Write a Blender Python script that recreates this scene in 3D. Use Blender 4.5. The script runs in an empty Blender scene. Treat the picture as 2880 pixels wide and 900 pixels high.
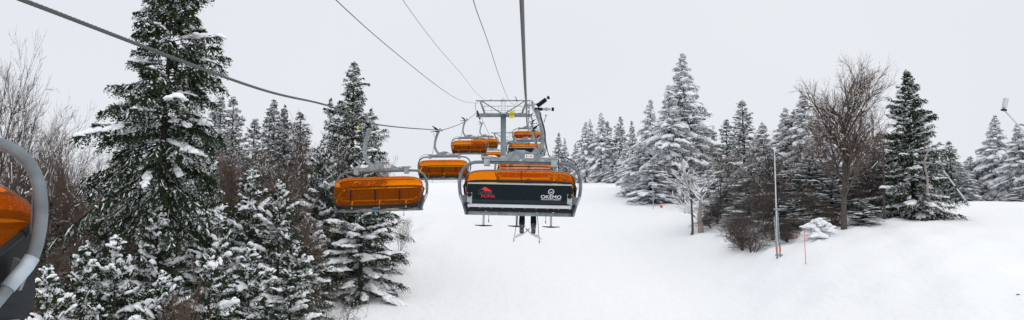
import bpy, bmesh, math, random
import numpy as np
from mathutils import Vector, Matrix, Euler

R = math.radians
scene = bpy.context.scene
col = scene.collection

# ------------------------------------------------------------------ camera
F_PX = 2000.0
PITCH, YAW = R(6.0), R(1.403)
cam_d = bpy.data.cameras.new('camera')
cam = bpy.data.objects.new('camera', cam_d)
col.objects.link(cam)
cam.location = (0, 0, 0)
cam.rotation_euler = (R(90) + PITCH, 0, YAW)
cam_d.sensor_width = 36.0
cam_d.lens = 36.0 * F_PX / 2880.0
cam_d.clip_start = 0.1
cam_d.clip_end = 9000
scene.camera = cam
CM = Euler((R(90) + PITCH, 0, YAW)).to_matrix()

def at(px, py, Y):
    """world point on the plane y = Y that the photo shows at px, py"""
    d = CM @ Vector(((px - 1440) / F_PX, (450 - py) / F_PX, -1.0))
    return d * (Y / d.y)

# ------------------------------------------------------------------ materials
def nt(name):
    m = bpy.data.materials.new(name)
    m.use_nodes = True
    t = m.node_tree
    return m, t, t.nodes['Principled BSDF']

def pmat(name, colr, rough=0.6, metal=0.0, var=0.15, scale=4.0, bump=0.0, bscale=40.0, spec=0.5, col2=None):
    """principled material with a noise-mottled base colour"""
    m, t, b = nt(name)
    N, L = t.nodes, t.links
    tc = N.new('ShaderNodeTexCoord')
    no = N.new('ShaderNodeTexNoise'); no.inputs['Scale'].default_value = scale; no.inputs['Detail'].default_value = 5
    L.new(tc.outputs['Object'], no.inputs['Vector'])
    cr = N.new('ShaderNodeValToRGB')
    a = tuple(c * (1 - var) for c in colr) + (1,)
    z = (tuple(min(1, c * (1 + var)) for c in colr) + (1,)) if col2 is None else tuple(col2) + (1,)
    cr.color_ramp.elements[0].position = 0.35; cr.color_ramp.elements[0].color = a
    cr.color_ramp.elements[1].position = 0.68; cr.color_ramp.elements[1].color = z
    L.new(no.outputs['Fac'], cr.inputs['Fac']); L.new(cr.outputs['Color'], b.inputs['Base Color'])
    b.inputs['Roughness'].default_value = rough
    b.inputs['Metallic'].default_value = metal
    b.inputs['Specular IOR Level'].default_value = spec
    if bump:
        n2 = N.new('ShaderNodeTexNoise'); n2.inputs['Scale'].default_value = bscale; n2.inputs['Detail'].default_value = 6
        L.new(tc.outputs['Object'], n2.inputs['Vector'])
        bp = N.new('ShaderNodeBump'); bp.inputs['Strength'].default_value = bump; bp.inputs['Distance'].default_value = 0.05
        L.new(n2.outputs['Fac'], bp.inputs['Height']); L.new(bp.outputs['Normal'], b.inputs['Normal'])
    return m

M = {}
M['galv'] = pmat('galvanised_steel', (0.27, 0.305, 0.315), 0.6, 0.15, 0.30, 7, 0.1, spec=.3)
M['galv_light'] = pmat('galvanised_bright', (0.36, 0.40, 0.41), 0.5, 0.2, 0.2, 9, spec=.3)
M['tube'] = pmat('grey_painted_tube', (0.17, 0.195, 0.215), 0.5, 0.15, 0.2, 5, 0.08, spec=.35)
M['collar'] = pmat('zinc_collar', (0.42, 0.48, 0.54), 0.45, 0.3, 0.08, 6)
M['pole'] = pmat('tower_steel', (0.20, 0.24, 0.26), 0.6, 0.2, 0.12, 2, 0.05)
M['black'] = pmat('black_rubber', (0.010, 0.011, 0.013), 0.7, 0, 0.2, spec=.2)
M['dark'] = pmat('dark_grey_plastic', (0.015, 0.018, 0.022), 0.6, 0, 0.2, spec=.25)
M['panel'] = pmat('black_vinyl_panel', (0.008, 0.015, 0.020), 0.7, 0, 0.12, 8, spec=.12)
M['panel2'] = pmat('charcoal_vinyl_hem', (0.024, 0.031, 0.036), 0.7, 0, 0.1, spec=.15)
M['white'] = pmat('white_painted_metal', (0.62, 0.64, 0.67), 0.45, 0, 0.08, 3)
M['silver'] = pmat('silver_trim', (0.45, 0.50, 0.48), 0.35, 0.4, 0.08)
M['seat'] = pmat('grey_seat_vinyl', (0.040, 0.042, 0.046), 0.6, 0, 0.15, spec=.25)
M['red'] = pmat('red_print', (0.75, 0.015, 0.02), 0.5, 0, 0.05)
M['greyprint'] = pmat('grey_print', (0.09, 0.10, 0.11), 0.5, 0, 0.05)
M['whiteprint'] = pmat('white_print', (0.85, 0.85, 0.87), 0.5, 0, 0.03)
M['yellow'] = pmat('yellow_sign_paint', (0.80, 0.72, 0.02), 0.5, 0, 0.05)
M['orangepaint'] = pmat('orange_marker_paint', (0.80, 0.13, 0.045), 0.5, 0, 0.05)
M['blue'] = pmat('blue_plastic', (0.02, 0.25, 0.75), 0.4, 0, 0.05)
M['rope'] = pmat('steel_rope', (0.075, 0.08, 0.077), 0.5, 0.3, 0.25, 60)
M['wire'] = pmat('grey_wire', (0.14, 0.15, 0.16), 0.6, 0.1, 0.1)
M['pants'] = pmat('black_ski_trousers', (0.010, 0.013, 0.016), 0.9, 0, 0.3, 9, 0.4, 20, spec=.1)
M['helmet'] = pmat('dark_helmet', (0.02, 0.02, 0.024), 0.35, 0, 0.1)
M['skin'] = pmat('skin', (0.48, 0.28, 0.20), 0.55, 0, 0.05)
M['boot'] = pmat('grey_black_boot', (0.03, 0.035, 0.04), 0.4, 0, 0.5, 12, 0, 40, 0.5, (0.16, 0.17, 0.19))
M['ski'] = pmat('pale_grey_ski_base', (0.48, 0.49, 0.56), 0.35, 0, 0.08)
M['bark'] = pmat('spruce_bark', (0.040, 0.032, 0.026), 0.9, 0, 0.35, 6, 0.5, 30)
M['bark_grey'] = pmat('grey_brown_bark', (0.092, 0.077, 0.066), 0.9, 0, 0.3, 5, 0.6, 25)
M['twig'] = pmat('brown_twigs', (0.155, 0.112, 0.090), 0.85, 0, 0.35, 2, spec=.1)
M['twig_dark'] = pmat('dark_brown_twigs', (0.118, 0.094, 0.082), 0.85, 0, 0.35, 2, spec=.1)
M['twig_pale'] = pmat('pale_dead_wood', (0.30, 0.26, 0.23), 0.85, 0, 0.2, 4)
M['needle'] = pmat('spruce_needles', (0.022, 0.044, 0.020), 0.85, 0, 0.4, 1.6, col2=(0.046, 0.074, 0.032), spec=0.08)
M['needle_far'] = pmat('grey_green_needles', (0.055, 0.070, 0.062), 0.8, 0, 0.35, 1.6, col2=(0.085, 0.10, 0.08), spec=0.08)
M['frost'] = pmat('rimed_needles', (0.55, 0.58, 0.59), 0.8, 0, 0.30, 2.5, col2=(0.88, 0.89, 0.91), spec=0.1)
M['snow'] = pmat('tree_snow', (0.915, 0.925, 0.945), 0.75, 0, 0.02, 3, 0.25, 9, 0.1)

def bubble_material():
    m = bpy.data.materials.new('orange_polycarbonate'); m.use_nodes = True
    t = m.node_tree; N, L = t.nodes, t.links
    N.clear()
    out = N.new('ShaderNodeOutputMaterial')
    tr = N.new('ShaderNodeBsdfTransparent'); tr.inputs['Color'].default_value = (1.0, 0.55, 0.05, 1)
    tl = N.new('ShaderNodeBsdfTranslucent'); tl.inputs['Color'].default_value = (1.0, 0.27, 0.025, 1)
    df = N.new('ShaderNodeBsdfDiffuse'); df.inputs['Color'].default_value = (1.0, 0.23, 0.025, 1)
    gl = N.new('ShaderNodeBsdfGlossy'); gl.inputs['Roughness'].default_value = 0.04; gl.inputs['Color'].default_value = (0.9, 0.8, 0.7, 1)
    m1 = N.new('ShaderNodeMixShader'); m1.inputs['Fac'].default_value = 0.42
    L.new(tl.outputs[0], m1.inputs[1]); L.new(df.outputs[0], m1.inputs[2])
    m2 = N.new('ShaderNodeMixShader'); m2.inputs['Fac'].default_value = 0.24
    L.new(tr.outputs[0], m2.inputs[1]); L.new(m1.outputs[0], m2.inputs[2])
    lw = N.new('ShaderNodeLayerWeight'); lw.inputs['Blend'].default_value = 0.08
    m3 = N.new('ShaderNodeMixShader')
    L.new(lw.outputs['Fresnel'], m3.inputs['Fac'])
    L.new(m2.outputs[0], m3.inputs[1]); L.new(gl.outputs[0], m3.inputs[2])
    L.new(m3.outputs[0], out.inputs['Surface'])
    return m
M['bubble'] = bubble_material()

def snow_ground_material():
    m, t, b = nt('groomed_snow')
    N, L = t.nodes, t.links
    tc = N.new('ShaderNodeTexCoord')
    n1 = N.new('ShaderNodeTexNoise'); n1.inputs['Scale'].default_value = 0.06; n1.inputs['Detail'].default_value = 6
    L.new(tc.outputs['Object'], n1.inputs['Vector'])
    cr = N.new('ShaderNodeValToRGB')
    cr.color_ramp.elements[0].position = 0.3; cr.color_ramp.elements[0].color = (0.885, 0.895, 0.91, 1)
    cr.color_ramp.elements[1].position = 0.7; cr.color_ramp.elements[1].color = (0.93, 0.93, 0.935, 1)
    L.new(n1.outputs['Fac'], cr.inputs['Fac']); L.new(cr.outputs['Color'], b.inputs['Base Color'])
    b.inputs['Roughness'].default_value = 0.8
    b.inputs['Specular IOR Level'].default_value = 0.15
    mp = N.new('ShaderNodeMapping'); mp.inputs['Scale'].default_value = (1.0, 0.10, 1.0)
    L.new(tc.outputs['Object'], mp.inputs['Vector'])
    n2 = N.new('ShaderNodeTexNoise'); n2.inputs['Scale'].default_value = 0.9; n2.inputs['Detail'].default_value = 7; n2.inputs['Roughness'].default_value = 0.6
    L.new(mp.outputs[0], n2.inputs['Vector'])
    n3 = N.new('ShaderNodeTexNoise'); n3.inputs['Scale'].default_value = 2.5; n3.inputs['Detail'].default_value = 8
    L.new(tc.outputs['Object'], n3.inputs['Vector'])
    ad = N.new('ShaderNodeMath'); ad.operation = 'ADD'
    L.new(n2.outputs['Fac'], ad.inputs[0]); L.new(n3.outputs['Fac'], ad.inputs[1])
    bp = N.new('ShaderNodeBump'); bp.inputs['Strength'].default_value = 0.55; bp.inputs['Distance'].default_value = 0.12
    L.new(ad.outputs[0], bp.inputs['Height']); L.new(bp.outputs['Normal'], b.inputs['Normal'])
    return m
M['ground'] = snow_ground_material()

# ------------------------------------------------------------------ mesh helpers
def mesh_from(name, verts, faces, mats, midx=None, smooth=False):
    me = bpy.data.meshes.new(name)
    if isinstance(verts, np.ndarray):
        fa = faces
        me.vertices.add(len(verts)); me.vertices.foreach_set('co', verts.astype(np.float32).ravel())
        k = fa.shape[1]
        me.loops.add(fa.size); me.loops.foreach_set('vertex_index', fa.astype(np.int32).ravel())
        me.polygons.add(len(fa))
        me.polygons.foreach_set('loop_start', np.arange(0, fa.size, k, dtype=np.int32))
        me.polygons.foreach_set('loop_total', np.full(len(fa), k, dtype=np.int32))
        for m in mats: me.materials.append(m)
        if midx is not None: me.polygons.foreach_set('material_index', midx.astype(np.int32))
        me.polygons.foreach_set('use_smooth', np.full(len(fa), smooth, dtype=bool))
        me.update(calc_edges=True); me.validate()
    else:
        me.from_pydata([tuple(v) for v in verts], [], faces)
        for m in mats: me.materials.append(m)
        for i, p in enumerate(me.polygons):
            p.use_smooth = smooth
            if midx is not None: p.material_index = midx[i]
        me.update()
    return me

def tag(o, label=None, cat=None, group=None, kind=None):
    if label: o['label'] = label
    if cat: o['category'] = cat
    if group: o['group'] = group
    if kind: o['kind'] = kind
    return o

def link(name, me, parent=None):
    o = bpy.data.objects.new(name, me)
    col.objects.link(o)
    if parent is not None: o.parent = parent
    return o

def empty(name, loc=(0, 0, 0), rot=(0, 0, 0)):
    o = bpy.data.objects.new(name, None)
    col.objects.link(o)
    o.location = loc; o.rotation_euler = rot; o.empty_display_size = 0.3
    return o

def copy_tree(o, parent=None):
    c = o.copy(); col.objects.link(c); c.parent = parent
    for ch in list(o.children):
        copy_tree(ch, c)
    return c

class MB:
    def __init__(s): s.v = []; s.f = []; s.sm = []
    def add(s, vs, fs, smooth=False):
        b = len(s.v); s.v += [Vector(x) for x in vs]; s.f += [[b + i for i in f] for f in fs]; s.sm += [smooth] * len(fs)
        return s
    def box(s, c, d, rot=None, bev=0.0):
        x, y, z = d[0] / 2, d[1] / 2, d[2] / 2
        if bev > 0:
            b = bev
            bm = bmesh.new(); bmesh.ops.create_cube(bm, size=1.0)
            for v in bm.verts: v.co = Vector((v.co.x * 2 * x, v.co.y * 2 * y, v.co.z * 2 * z))
            bmesh.ops.bevel(bm, geom=list(bm.edges), offset=b, segments=2, profile=0.5, affect='EDGES')
            vs = [v.co.copy() for v in bm.verts]; fs = [[v.index for v in f.verts] for f in bm.faces]; bm.free()
        else:
            vs = [Vector((i * x, j * y, k * z)) for i in (-1, 1) for j in (-1, 1) for k in (-1, 1)]
            fs = [[0, 1, 3, 2], [4, 6, 7, 5], [0, 4, 5, 1], [2, 3, 7, 6], [0, 2, 6, 4], [1, 5, 7, 3]]
        if rot is not None:
            m = Euler(rot).to_matrix(); vs = [m @ v for v in vs]
        return s.add([v + Vector(c) for v in vs], fs, False)
    def cyl(s, p0, p1, r, n=12, r1=None, caps=True):
        return s.tube([p0, p1], [r, r if r1 is None else r1], n, caps)
    def tube(s, path, r, n=10, caps=True):
        path = [Vector(p) for p in path]
        rs = r if isinstance(r, (list, tuple)) else [r] * len(path)
        vs = []; fs = []
        up = None
        for i, p in enumerate(path):
            a = path[max(0, i - 1)]; b = path[min(len(path) - 1, i + 1)]
            t = (b - a).normalized()
            if up is None:
                up = Vector((0, 0, 1)) if abs(t.z) < 0.9 else Vector((1, 0, 0))
            u = t.cross(up); 
            if u.length < 1e-6: u = t.orthogonal()
            u.normalize(); w = u.cross(t).normalized(); up = w
            for k in range(n):
                a_ = 2 * math.pi * k / n
                vs.append(p + (u * math.cos(a_) + w * math.sin(a_)) * rs[i])
        for i in range(len(path) - 1):
            for k in range(n):
                k2 = (k + 1) % n
                fs.append([i * n + k, i * n + k2, (i + 1) * n + k2, (i + 1) * n + k])
        s.add(vs, fs, True)
        if caps:
            b = len(s.v) - len(vs)
            s.f.append([b + k for k in range(n)][::-1]); s.sm.append(False)
            s.f.append([b + (len(path) - 1) * n + k for k in range(n)]); s.sm.append(False)
        return s
    def ribbon(s, path, w, h):
        """rectangular bar swept along a path in the XZ plane; w in plane, h along Y"""
        path = [Vector(p) for p in path]
        ws = w if isinstance(w, (list, tuple)) else [w] * len(path)
        vs = []; fs = []
        for i, p in enumerate(path):
            a = path[max(0, i - 1)]; b = path[min(len(path) - 1, i + 1)]
            t = (b - a).normalized(); u = t.cross(Vector((0, 1, 0))).normalized() * ws[i] / 2; y = Vector((0, h / 2, 0))
            vs += [p + u + y, p - u + y, p - u - y, p + u - y]
        for i in range(len(path) - 1):
            for k in range(4):
                k2 = (k + 1) % 4
                fs.append([i * 4 + k, i * 4 + k2, (i + 1) * 4 + k2, (i + 1) * 4 + k])
        n = (len(path) - 1) * 4
        fs += [[3, 2, 1, 0], [n, n + 1, n + 2, n + 3]]
        return s.add(vs, fs, False)
    def prism(s, pts, a, b, axis='y'):
        """polygon extruded from a to b along the axis; pts in the two others"""
        def mk(p, t): return {'y': (p[0], t, p[1]), 'x': (t, p[0], p[1]), 'z': (p[0], p[1], t)}[axis]
        n = len(pts)
        vs = [mk(p, a) for p in pts] + [mk(p, b) for p in pts]
        fs = [list(range(n)), list(range(n, 2 * n))[::-1]] + [[i, n + i, n + (i + 1) % n, (i + 1) % n] for i in range(n)]
        return s.add(vs, fs, False)
    def mesh(s, name, mat):
        me = bpy.data.meshes.new(name)
        me.from_pydata([tuple(v) for v in s.v], [], s.f)
        me.materials.append(mat)
        for p, k in zip(me.polygons, s.sm): p.use_smooth = k
        me.update()
        bm = bmesh.new(); bm.from_mesh(me); bmesh.ops.recalc_face_normals(bm, faces=bm.faces); bm.to_mesh(me); bm.free()
        return me
    def build(s, name, mat, parent=None):
        return link(name, s.mesh(name, mat), parent)

def smooth_path(pts, n=6):
    """Catmull-Rom through the points"""
    P = [Vector(p) for p in pts]
    P = [P[0] * 2 - P[1]] + P + [P[-1] * 2 - P[-2]]
    out = []
    for i in range(1, len(P) - 2):
        for k in range(n):
            t = k / n
            out.append(0.5 * ((2 * P[i]) + (-P[i - 1] + P[i + 1]) * t + (2 * P[i - 1] - 5 * P[i] + 4 * P[i + 1] - P[i + 2]) * t * t + (-P[i - 1] + 3 * P[i] - 3 * P[i + 1] + P[i + 2]) * t ** 3))
    out.append(P[-2])
    return out

def text_mesh(name, body, size, mat, parent, loc, sx=1.0, bold=0.0, align='CENTER', rot=(R(90), 0, 0)):
    cu = bpy.data.curves.new(name, 'FONT')
    cu.body = body; cu.size = size; cu.offset = 0.0; cu.extrude = 0.002; cu.align_x = align; cu.align_y = 'CENTER'
    tmp = bpy.data.objects.new(name, cu); col.objects.link(tmp)
    dg = bpy.context.evaluated_depsgraph_get()
    me = bpy.data.meshes.new_from_object(tmp.evaluated_get(dg))
    bpy.data.objects.remove(tmp); bpy.data.curves.remove(cu)
    me.materials.clear(); me.materials.append(mat)
    m = Matrix.Translation(loc) @ Euler(rot).to_matrix().to_4x4() @ Matrix.Diagonal((sx, 1, 1, 1))
    me.transform(m)
    return link(name, me, parent)

# ------------------------------------------------------------------ terrain
_GL = np.array([(-60, -15), (-30, -12), (0, -9.5), (20, -7.6), (40, -4.8), (60, -1.0), (78, 2.5), (100, 6.0), (125, 9.1), (140, 9.9), (160, 10.2), (220, 9.6), (400, 4), (900, -30), (4000, -160)], float)
_GR = np.array([(-60, -14), (0, -8.2), (30, -3.5), (40, -0.75), (50, 0.95), (60, 2.0), (75, 3.5), (90, 4.0), (120, 3.4), (200, 1), (400, -6), (900, -40), (4000, -170)], float)
def _prof(T, y):
    y = np.asarray(y, float)
    return sum(np.interp(y + o, T[:, 0], T[:, 1]) * w for o, w in ((-6, .15), (-3, .2), (0, .3), (3, .2), (6, .15)))
def _ss(x, a, b):
    t = np.clip((x - a) / (b - a), 0, 1); return t * t * (3 - 2 * t)
def lumps(x, y):
    return (np.sin(x * .9 + 1.3 * np.sin(y * .37)) * np.sin(y * .71 + 1.1 * np.sin(x * .53)) + .6 * np.sin(x * 2.1 + y * .8) * np.sin(y * 1.7 - x * .6)
            + .3 * np.sin(x * 4.3 - y * 2.2) * np.sin(y * 3.9 + x))
def zg(x, y):
    x = np.asarray(x, float); y = np.asarray(y, float)
    sh = _ss(y, 70, 112)
    w = _ss(x, 8 + 10 * sh, 24 + 20 * sh)
    z = _prof(_GL, y) * (1 - w) + _prof(_GR, y) * w
    # uneven ungroomed snow along both wood edges
    edge = _ss(-x, 7.5, 11.0) * (1 - .3 * _ss(-x, 30, 60)) + _ss(x, 10.5, 14) * (1 - _ss(x, 18 + .15 * y, 26 + .15 * y)) * .8
    z = z + edge * .17 * lumps(x * .8, y * .8) * (1 - _ss(np.abs(y), 150, 300))
    z = z + .05 * lumps(x * .22, y * .17) * (1 - _ss(np.abs(y), 150, 300))
    # drift against the left wood's edge and old furrows along the right one
    z = z + .40 * np.exp(-((x + 9.4) / 1.2) ** 2) * (.55 + .45 * np.sin(y * .37 + 1)) * _ss(y, 24, 34) * (1 - _ss(y, 64, 80))
    fw = _ss(x, 10, 14) * (1 - _ss(x, 26, 32)) * _ss(y, 30, 38) * (1 - _ss(y, 56, 66))
    u = x * .55 - y * .83
    z = z + fw * (.055 * np.sin(u * 2.4 + .8 * np.sin(x * .5)) + .035 * np.sin(u * 5.3 + x * .3))
    z = z + .012 * np.sin(x * 3.2 + .15 * y) * _ss(x, -8, -6) * (1 - _ss(x, 9, 12)) * (1 - _ss(y, 60, 90))
    # ploughed bank at the near corner of the right wood
    z = z + .45 * np.exp(-((x - 16.8) / 2.6) ** 2 - ((y - 45.5) / 3.0) ** 2)
    return z

def coords(*segs):
    out = []
    for a, b, st in segs: out += list(np.arange(a, b, st))
    out.append(segs[-1][1]); return np.array(out, float)
gx = coords((-4000, -600, 400), (-600, -120, 40), (-120, -40, 4), (-40, 60, .5), (60, 140, 4), (140, 600, 40), (600, 4000, 400))
gy = coords((-400, -40, 40), (-40, 15, 3), (15, 130, .6), (130, 220, 4), (220, 900, 50), (900, 6000, 400))
X, Y = np.meshgrid(gx, gy)
Zg = zg(X, Y)
V = np.stack([X.ravel(), Y.ravel(), Zg.ravel()], 1)
nx, ny = len(gx), len(gy)
ii = (np.arange(ny - 1)[:, None] * nx + np.arange(nx - 1)[None, :]).ravel()
FQ = np.stack([ii, ii + 1, ii + nx + 1, ii + nx], 1)
ground = link('ground', mesh_from('ground', V, FQ, [M['ground']], smooth=True))
tag(ground, 'groomed white snow slope rising to the crest between the woods', 'ski slope', kind='structure')

# ------------------------------------------------------------------ haul rope curve
_RZ = [(-30, 2.6), (-12, 2.25), (0, 2.22), (8, 2.62), (14.4, 3.02), (19.7, 3.61), (25.6, 4.02), (39.9, 5.95), (46.5, 6.93), (60.3, 9.6), (66.4, 10.98), (75.5, 13.05), (80.5, 13.68), (87, 13.72), (107, 14.25), (109, 14.4), (111, 14.6), (130, 17.5)]
_rp = smooth_path([(0, a, b) for a, b in _RZ], 8)
_ry = np.array([p.y for p in _rp]); _rzz = np.array([p.z for p in _rp])
def rope_z(y): return float(np.interp(y, _ry, _rzz))
XR, XL = -0.08, -5.62

# ------------------------------------------------------------------ chair lift carrier
B = -1.62          # the frame's top bar below the rope
XC = -0.17         # the chair's centre beside the rope
def spring_arm(root, roller):
    g = MB()
    g.box((0.02, 0, -0.02), (0.10, 0.34, 0.09), bev=.015)
    g.prism([(.10, .09), (.16, .10), (.19, -.02), (.20, -.14), (.15, -.15), (.12, -.06)], -.03, .03)
    g.box((.17, -.07, -.06), (.05, .03, .24))
    g.cyl((.07, 0, .0), (.30, 0, .06), .022, 8)
    g.cyl((.22, 0, -.10), (.64, 0, -.095), .032, 10)
    g.cyl((.50, 0, -.096), (.56, 0, -.095), .05, 10)
    g.cyl((.48, 0, .165), (.56, 0, .225), .022, 8)
    g.box((.12, -.02, .10), (.07, .12, .07), bev=.015)
    o = g.build('grip', M['galv_light'], root)
    sp = MB()
    a, b = Vector((.27, 0, -.01)), Vector((.49, 0, .165))
    for k in range(9):
        p = a.lerp(b, k / 8); q = a.lerp(b, (k + .62) / 8)
        sp.cyl(p, q, .064, 12)
    sp.cyl(a, b, .045, 10)
    sp.box((.30, 0, -.10), (.24, .13, .075), bev=.02)
    sp.build('spring', M['black'], o)
    r = MB()
    r.cyl((.555, 0, .22), (.60, 0, .25), .048, 12)
    r.build('roller', M['black'], o)
    r = MB(); r.cyl((.67, 0, -.095), (.74, 0, -.095), .052, 12)
    r.build('roller', roller, o)

def make_chair(name, label, feet_down, roller, plate, B=B, low=0.0):
    HZ = (-B - .13) / 1.49
    root = empty(name)
    tag(root, label, 'chairlift chair')
    spring_arm(root, roller)
    # curved hanger arm
    h = MB()
    path = smooth_path([(.25, 0, -.12), (.32, 0, -.33), (.41, 0, -.60), (.455, 0, -.88), (.42, 0, -1.12), (.30, 0, -1.32), (.10, 0, -1.45), (XC + .02, 0, -1.49)], 5)
    path = [Vector((p.x, p.y, -.12 + (p.z + .12) * HZ)) for p in path]
    n = len(path)
    h.ribbon(path, [.155 - .02 * math.sin(math.pi * i / n) for i in range(n)], .10)
    h.ribbon([p + Vector((0, 0, 0)) for p in path], .05, .135)
    h.cyl((.47, 0, -.46), (.52, 0, -.28), .015, 6); h.box((.52, 0, -.27), (.07, .03, .03))
    h.build('hanger_arm', M['galv'], root)
    sc_ = MB()
    for a_, b_, c_ in ((-.80, .5, .145), (.72, .42, .15)):
        sc_.tube([(XC + a_ - b_ / 3, .0, B + c_ - .01), (XC + a_ - b_ / 6, .0, B + c_ + .012), (XC + a_ + b_ / 6, .01, B + c_ + .016), (XC + a_ + b_ / 3, .0, B + c_ - .006)], [.012, .035, .03, .01], 8)
        sc_.build('snow_clumps', M['snow'], root); sc_ = MB()
    w = MB()
    w.tube(smooth_path([(.36, -.07, -.2), (.40, -.075, -.42), (.50, -.07, -.75), (.52, -.06, -1.0), (XC + .80, 0, B + .20), (XC + .98, 0, B + .17), (XC + 1.3, 0, B + .15), (XC + 1.52, 0, B + .02), (XC + 1.64, 0, B - .2)], 5), .013, 5)
    w.build('cable', M['black'], root)
    # yoke: two wedge plates, hub and end clamps
    y = MB()
    prof = [(-1.0, .10), (-.62, .12), (-.26, .29), (-.1, .35), (.1, .35), (.26, .29), (.62, .12), (1.0, .10), (1.0, .03), (.18, .03), (.02, .11), (-.12, .03), (-1.0, .03)]
    y.prism([(XC + a, B + b) for a, b in prof], -.075, -.055)
    y.prism([(XC + a, B + b) for a, b in prof], .055, .075)
    y.box((XC, 0, B + .045), (2.0, .10, .02))
    y.cyl((XC, -.10, B + .24), (XC, .10, B + .24), .055, 14)
    for a in (-1.55, -1.0, 1.0, 1.55):
        pass
    yo = y.build('yoke', M['galv'], root)
    for sgn in (-1, 1):
        c = MB(); c.box((XC + sgn * .93, 0, B + .0), (.17, .20, .22), bev=.015)
        c.box((XC + sgn * .93, 0, B + .135), (.30, .23, .05), bev=.008)
        c.build('clamp', M['galv_light'], yo)
    for sgn in (-1, 1):
        p = MB(); xx = XC + .24 * (-sgn) * -1 if sgn < 0 else XC - .24
        p.box((xx if sgn > 0 else XC + .24, sgn * .082, B + .175), (.24, .008, .10))
        po = p.build('number_plate', M['whiteprint'], yo)
        if sgn < 0:
            text_mesh('lettering', plate, .085, M['black'], po, (XC + .19, -.088, B + .175), 1.0, .002)
            mk = MB(); mk.prism([(XC + .25, B + .165), (XC + .29, B + .205), (XC + .34, B + .155), (XC + .31, B + .16)], -.091, -.087)
            mk.build('emblem', M['red'], po)
        else:
            text_mesh('lettering', plate, .085, M['black'], po, (XC - .19, .088, B + .175), 1.0, .002, rot=(R(90), 0, R(180)))
            mk = MB(); mk.prism([(XC - .25, B + .165), (XC - .29, B + .205), (XC - .34, B + .155), (XC - .31, B + .16)], .087, .091)
            mk.build('emblem', M['red'], po)
    # outer tubular frame
    half = [(0, 0), (.8, 0), (1.22, -.005), (1.40, -.05), (1.56, -.17), (1.655, -.36), (1.685, -.62), (1.66, -.88), (1.62, -1.0), (1.56, -1.20), (1.51, -1.42)]
    fwd = lambda b: .03 + .42 * max(0.0, (-b - .80) / .62) ** 1.4
    pts = [(XC - a, fwd(b), B + b) for a, b in reversed(half)] + [(XC + a, fwd(b), B + b) for a, b in half[1:]]
    fr = MB(); fr.tube(smooth_path(pts, 5), .046, 14)
    fo = fr.build('frame', M['tube'], root)
    for sgn in (-1, 1):
        c = MB(); c.tube([(XC + sgn * a_, fwd(b_), B + b_) for a_, b_ in ((1.658, -.90), (1.64, -.97), (1.61, -1.04), (1.58, -1.12))], .054, 14)
        c.build('collar', M['collar'], fo)
        c = MB(); c.prism([(XC + sgn * 1.63, B - .96), (XC + sgn * 1.50, B - .90), (XC + sgn * 1.47, B - 1.12), (XC + sgn * 1.56, B - 1.15)], .02, .05)
        c.build('bracket', M['tube'], fo)
        c = MB(); c.cyl((XC + sgn * 1.69, .03, B - .40), (XC + sgn * 1.56, .03, B - .42), .012, 6)
        c.cyl((XC + sgn * 1.61, .03, B - .36), (XC + sgn * 1.61, .03, B - .72), .007, 6)
        c.build('pin', M['tube'], fo)
    # seat: base beam, cushions, side plates
    s = MB()
    s.box((XC, .02, B - 1.425), (3.02, .16, .10), bev=.01)
    s.box((XC, .50, B - 1.42), (2.9, .07, .07), bev=.01)
    for k in (-1.2, -.4, .4, 1.2): s.box((XC + k, .27, B - 1.41), (.07, .46, .05))
    s.build('seat_beam', M['galv'], root)
    s = MB(); s.box((XC, -.225, B - 1.20), (2.86, .03, .125), bev=.006)
    s.build('rear_rail', M['white'], root)
    s = MB(); s.box((XC, -.15, B - 1.315), (2.9, .16, .09), bev=.01)
    so = s.build('seat_edge', M['black'], root)
    for k in range(10):
        bo = MB(); bo.box((XC - 1.38 + k * .306, -.234, B - 1.28), (.022, .012, .022)); bo.build('bolt', M['silver'], so)
    for k in range(6):
        s = MB(); s.box((XC - 1.19 + k * .476, .20, B - 1.31), (.45, .56, .11), bev=.03)
        s.build('seat', M['seat'], root)
        s = MB(); s.box((XC - 1.19 + k * .476, -.17, B - .93), (.44, .09, .50), rot=(R(-6), 0, 0), bev=.03)
        s.build('backrest', M['seat'], root)
    for sgn in (-1, 1):
        s = MB(); xx = XC + sgn * 1.44
        s.prism([(-.28, B - .72), (-.08, B - .66), (.45, B - .94), (.80, B - 1.18), (.84, B - 1.36), (.50, B - 1.44), (-.10, B - 1.47), (-.26, B - 1.30)], xx - .02, xx + .02, 'x')
        s.box((xx + sgn * .03, .10, B - 1.20), (.03, .34, .10), bev=.01)
        s.build('side_plate', M['dark'], root)
        s = MB(); s.cyl((XC + sgn * 1.37, -.31, B - .93), (XC + sgn * 1.37, -.272, B - .93), .062, 16)
        s.build('hinge', M['black'], root)
        s = MB(); s.prism([(XC + sgn * 1.37 - .07, B - .87), (XC + sgn * 1.37 + .07, B - .87), (XC + sgn * 1.37 + .07, B - 1.18), (XC + sgn * 1.37 - .07, B - 1.13)], -.275, -.262)
        s.build('hinge_plate', M['galv_light'], root)
    # rear panel with its print
    pb = MB(); pb.box((XC, -.248, B - .90), (2.86, .025, .55), bev=.008)
    pn = pb.build('back_panel', M['panel'], root)
    pb = MB(); pb.box((XC, -.266, B - 1.10), (2.60, .012, .09)); pb.build('hem', M['panel2'], pn)
    pb = MB(); pb.box((XC, -.262, B - .615), (2.86, .03, .04), bev=.006); pb.build('top_rail', M['silver'], pn)
    lx, lz, yy = XC - .93, B - .81, -.268
    m1 = MB()
    m1.prism([(lx - .10, lz + .03), (lx - .01, lz + .10), (lx + .18, lz - .02), (lx - .02, lz - .02)], yy + .002, yy)
    m1.build('emblem', M['red'], pn)
    m2_ = MB(); m2_.prism([(lx - .22, lz - .02), (lx - .20, lz - .02), (lx - .02, lz + .095), (lx - .03, lz + .11)], yy + .002, yy - .001); m2_.build('emblem', M['greyprint'], pn)
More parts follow.
